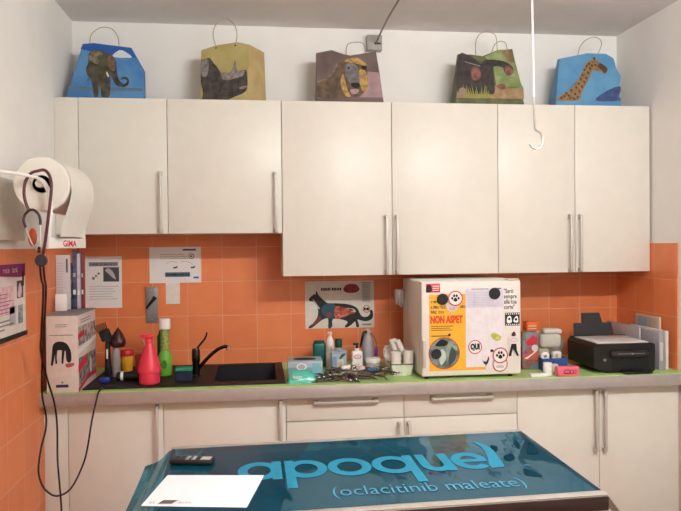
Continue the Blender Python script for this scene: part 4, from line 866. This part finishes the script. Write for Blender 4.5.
# blue film
def film_mat():
    m = bpy.data.materials.new('blue_film'); m.use_nodes = True; nt = m.node_tree; N = nt.nodes.new; Lk = nt.links.new
    nt.nodes.remove(nt.nodes['Principled BSDF']); out = nt.nodes['Material Output']
    tr = N('ShaderNodeBsdfTransparent'); tr.inputs[0].default_value = (.10,.46,.62,1)
    df = N('ShaderNodeBsdfDiffuse'); df.inputs[0].default_value = (.004,.13,.23,1)
    gl = N('ShaderNodeBsdfGlossy'); gl.inputs['Roughness'].default_value = .05; gl.inputs[0].default_value = (.55,.75,.85,1)
    tc = N('ShaderNodeTexCoord'); mp = N('ShaderNodeMapping'); mp.inputs['Scale'].default_value = (3,1.2,1); Lk(tc.outputs['Object'], mp.inputs[0])
    nz = N('ShaderNodeTexNoise'); nz.inputs['Scale'].default_value = 2.2; nz.inputs['Detail'].default_value = 2; Lk(mp.outputs[0], nz.inputs['Vector'])
    bp = N('ShaderNodeBump'); bp.inputs['Strength'].default_value = .15; bp.inputs['Distance'].default_value = .05; Lk(nz.outputs['Fac'], bp.inputs['Height'])
    for q in (df, gl): Lk(bp.outputs['Normal'], q.inputs['Normal'])
    fr = N('ShaderNodeFresnel'); fr.inputs['IOR'].default_value = 1.5; Lk(bp.outputs['Normal'], fr.inputs['Normal'])
    m1 = N('ShaderNodeMixShader'); m1.inputs[0].default_value = .40; Lk(tr.outputs[0], m1.inputs[1]); Lk(df.outputs[0], m1.inputs[2])
    m2 = N('ShaderNodeMixShader'); Lk(fr.outputs[0], m2.inputs[0]); Lk(m1.outputs[0], m2.inputs[1]); Lk(gl.outputs[0], m2.inputs[2]); Lk(m2.outputs[0], out.inputs['Surface'])
    return m
FM = film_mat()
t = thing('table_film', 'glossy blue plastic film with big light blue lettering draped over the examination table', 'table cover', (T0.x, T0.y, .9), TR)
nu, nv = 70, 26; vs = []; u0, u1 = -.125, tw+.10
v0, v1 = -td+.032, -.03
for i in range(nu+1):
    u = u0+(u1-u0)*i/nu
    for j in range(nv+1):
        v = v0+(v1-v0)*j/nv; z = .0006+.0004*math.sin(9*u+4*v)
        x = u
        if u < 0:
            q = -u*(1+.28*(v1-v)/(v1-v0)); x = -q*(.72+.06*math.sin(9*v)); z = .0006-q*(.52+.10*math.sin(9*v))-.010*math.sin(34*q+6*v)*min(1, q*20)
        elif u > tw:
            q = u-tw; x = tw+.002+q*.5; z = .0006-q*.8; v -= q*.5*(v1-v)/(v1-v0)
        vs.append((x, v, z))
fs = [(i*(nv+1)+j, (i+1)*(nv+1)+j, (i+1)*(nv+1)+j+1, i*(nv+1)+j+1) for i in range(nu) for j in range(nv)]
m = MB(); m.add(vs, fs); m.build('film', FM, t, smooth=80)
LB = mat('logo_light_blue', '#1587a8', .6); LB2 = mat('logo_outline_blue', '#3a97b8', .4, coat=.1)
a_ = math.radians(-1.6)
P = Print((.30, -.408, .0012), (math.cos(a_), math.sin(a_), 0), (-math.sin(a_), math.cos(a_), 0), .0006)
sw, xh = .030, .172
def ringl(cx, w=.128): P.layer(1); P.ring(cx, xh/2, w/2, sw, LB, xh/2, .036)
def bar(x0_, x1_, y0_, y1_): P.layer(2); P.rect(x0_, y0_, x1_, y1_, LB)
ringl(-.010, .132); bar(.030,.060,0,xh)                       # a
ringl(.137, .132); bar(.071,.101,-.085,xh)                 # p
ringl(.274, .138)                                          # o
ringl(.415, .138); bar(.457,.487,-.085,xh)                 # q
P.layer(1); P.ring(.552, .07, .052, sw, LB, .07, .036, a0=PI, a1=2*PI); bar(.500,.530,.068,xh); bar(.574,.604,0,xh)   # u
P.layer(1); P.ring(.668, xh/2, .060, sw, LB, xh/2, .036, a0=math.radians(12), a1=math.radians(318)); P.layer(2); P.rect(.618,.073,.722,.1,LB)      # e
P.layer(3); P.poly([((x-.30)*.9996-(y+.408)*.0279, (x-.30)*.0279+y+.408) for x, y in [(1.043,-.134),(1.062,-.143),(1.076,-.165),(1.085,-.215),(1.083,-.262),(1.074,-.315),(1.064,-.38),(1.055,-.418),(1.012,-.425),(1.016,-.385),(1.034,-.33),(1.050,-.265),(1.058,-.20),(1.052,-.155)]], LB)
P.layer(1); P.ring(.83,.014,.009,.003,LB)
P.layer(2); P.text('(oclacitinib maleate)', .195,-.165,.565,.075, LB2, -.004)
P.build('lettering', None, t, smooth=0)
P = Print((0,0,.0012), X_, Y_, .0009); SHADEM = mat('wrinkle_shade_teal','#0c3342',.9,ior=1.1)  # wrinkle shadows in the film, painted as flat dark teal patches
for q in ([(1.246,-.174),(1.224,-.297),(1.185,-.30),(1.21,-.24)],[(1.11,-.449),(1.135,-.519),(1.09,-.51),(1.095,-.47)],[(1.094,-.313),(1.131,-.293),(1.125,-.33),(1.113,-.354),(1.085,-.362)],[(1.185,-.18),(1.21,-.13),(1.2,-.2),(1.175,-.24)],[(1.096,-.19),(1.115,-.207),(1.091,-.259),(1.079,-.243)]): P.blob(q, SHADEM)
P.build('wrinkle_shade', SHADEM, t, smooth=0)
for nm_ in ('tabletop', 'front_reflection', 'rim.001', 'rim.002', 'film'):
    for v in bpy.data.objects[nm_].data.vertices: v.co.x *= 1+.028*min(0, v.co.y)/.691
# paper and phone on the table
t = thing('paper_sheet', 'blank white sheet with a small grey print lying on the blue film', 'paper', (.876, -2.098, .9025), math.radians(-8.5))
m = MB(); m.prism([(-.146,.126),(.150,.126),(.140,-.133),(-.148,-.123)], (0,0,0), X_, Y_, .0012); m.build('sheet', mat('bright_paper','#fbfaff',.7,vary=0), t, smooth=0)
P = Print((-.15,-.12,.0012), X_, Y_); P.layer(1); P.poly([(.043,.008),(.082,.008),(.094,.036),(.052,.036)], GREY); P.layer(2); [P.poly([(.046+k*.009,.010),(.051+k*.009,.010),(.060+k*.009,.034),(.054+k*.009,.034)], INK) for k in range(4)]; scrawl(P, .098,.010,.04,.018, mat('faint_ink','#d3d0d6',.8),12); scrawl(P, .018,.010,.02,.018, MATS['faint_ink'],13); P.build('lettering', None, t, smooth=0)
t = thing('cordless_phone', 'black cordless phone lying on the back left of the blue film', 'phone', (.816, -1.838, .9022), math.radians(-12))
MB().box(-.072,.068,-.026,.026,0,.016,.006,3).build('handset', BLACK, t)
MB().box(.028,.060,-.016,.016,.0162,.0172).build('display', mat('grey_display','#c4c0c0',.35), t)
for r_ in range(4):
    for c_ in range(3): MB().box(-.058+r_*.019,-.046+r_*.019,-.018+c_*.013,-.009+c_*.013,.0162,.0182,.001).build('key', DGREY if r_ < 2 else LGREY, t)

# ------------------------------------------------------------------ light, camera, view
def area(name, loc, sx, sy, e, col, rot=(0,0,0)):
    l = bpy.data.lights.new(name, 'AREA'); l.shape = 'RECTANGLE'; l.size = sx; l.size_y = sy; l.energy = e; l.color = col
    o = bpy.data.objects.new(name, l); COL.objects.link(o); o.location = loc; o.rotation_euler = rot; return o
lt = thing('ceiling_lamp', 'long tube lamp under the ceiling behind the camera', 'lamp', (2.3, -3.4, H-.12))
EM = bpy.data.materials.new('lamp_tube'); EM.use_nodes = True; EM.node_tree.nodes['Principled BSDF'].inputs['Emission Color'].default_value = (.985, 1, .98, 1); EM.node_tree.nodes['Principled BSDF'].inputs['Emission Strength'].default_value = 176
MB().cyl((-.6,0,0), .04, 1.2, 20, 'X').build('tube', EM, lt); MB().box(-.63,.63,-.05,.05,.07,.1195,.006).build('housing', WHITE, lt)
for q in (-.615,.605): MB().box(q,q+.01,-.03,.03,-.03,.07).build('end_cap', WHITE, lt)
wd = bpy.data.worlds.new('world'); S.world = wd; wd.use_nodes = True
wd.node_tree.nodes['Background'].inputs[0].default_value = (1, .95, .9, 1); wd.node_tree.nodes['Background'].inputs[1].default_value = .02
cam = bpy.data.cameras.new('camera'); co = bpy.data.objects.new('camera', cam); COL.objects.link(co)
cam.sensor_fit = 'HORIZONTAL'; cam.sensor_width = 36; cam.lens = 36*691.775/681; cam.clip_start = .02
R_ = Vector((.99298932,-.11784561,-.00919902)); U_ = Vector((.01073686,.01242137,.99986521)); Fw = Vector((.11771546,.99295424,-.01359958))
R_ = Vector((math.cos(-.118), math.sin(-.118), 0)); 
yaw, pitch, roll_ = -.118, -.0136, -.0092
Fw = Vector((-math.sin(yaw)*math.cos(pitch), math.cos(yaw)*math.cos(pitch), math.sin(pitch))); rt = Vector((math.cos(yaw), math.sin(yaw), 0)); up = rt.cross(Fw)
r2 = rt*math.cos(roll_)+up*math.sin(roll_); u2 = -rt*math.sin(roll_)+up*math.cos(roll_)
M = Matrix((r2, u2, -Fw)).transposed().to_4x4(); M.translation = (1.0334, -4.1068, 1.5991)
co.matrix_world = M; S.camera = co
S.view_settings.view_transform = 'Standard'; S.view_settings.look = 'None'; S.view_settings.gamma = 1; S.view_settings.exposure = 0; S.view_settings.use_curve_mapping = False
S.cycles.max_bounces = 10; S.cycles.transparent_max_bounces = 16
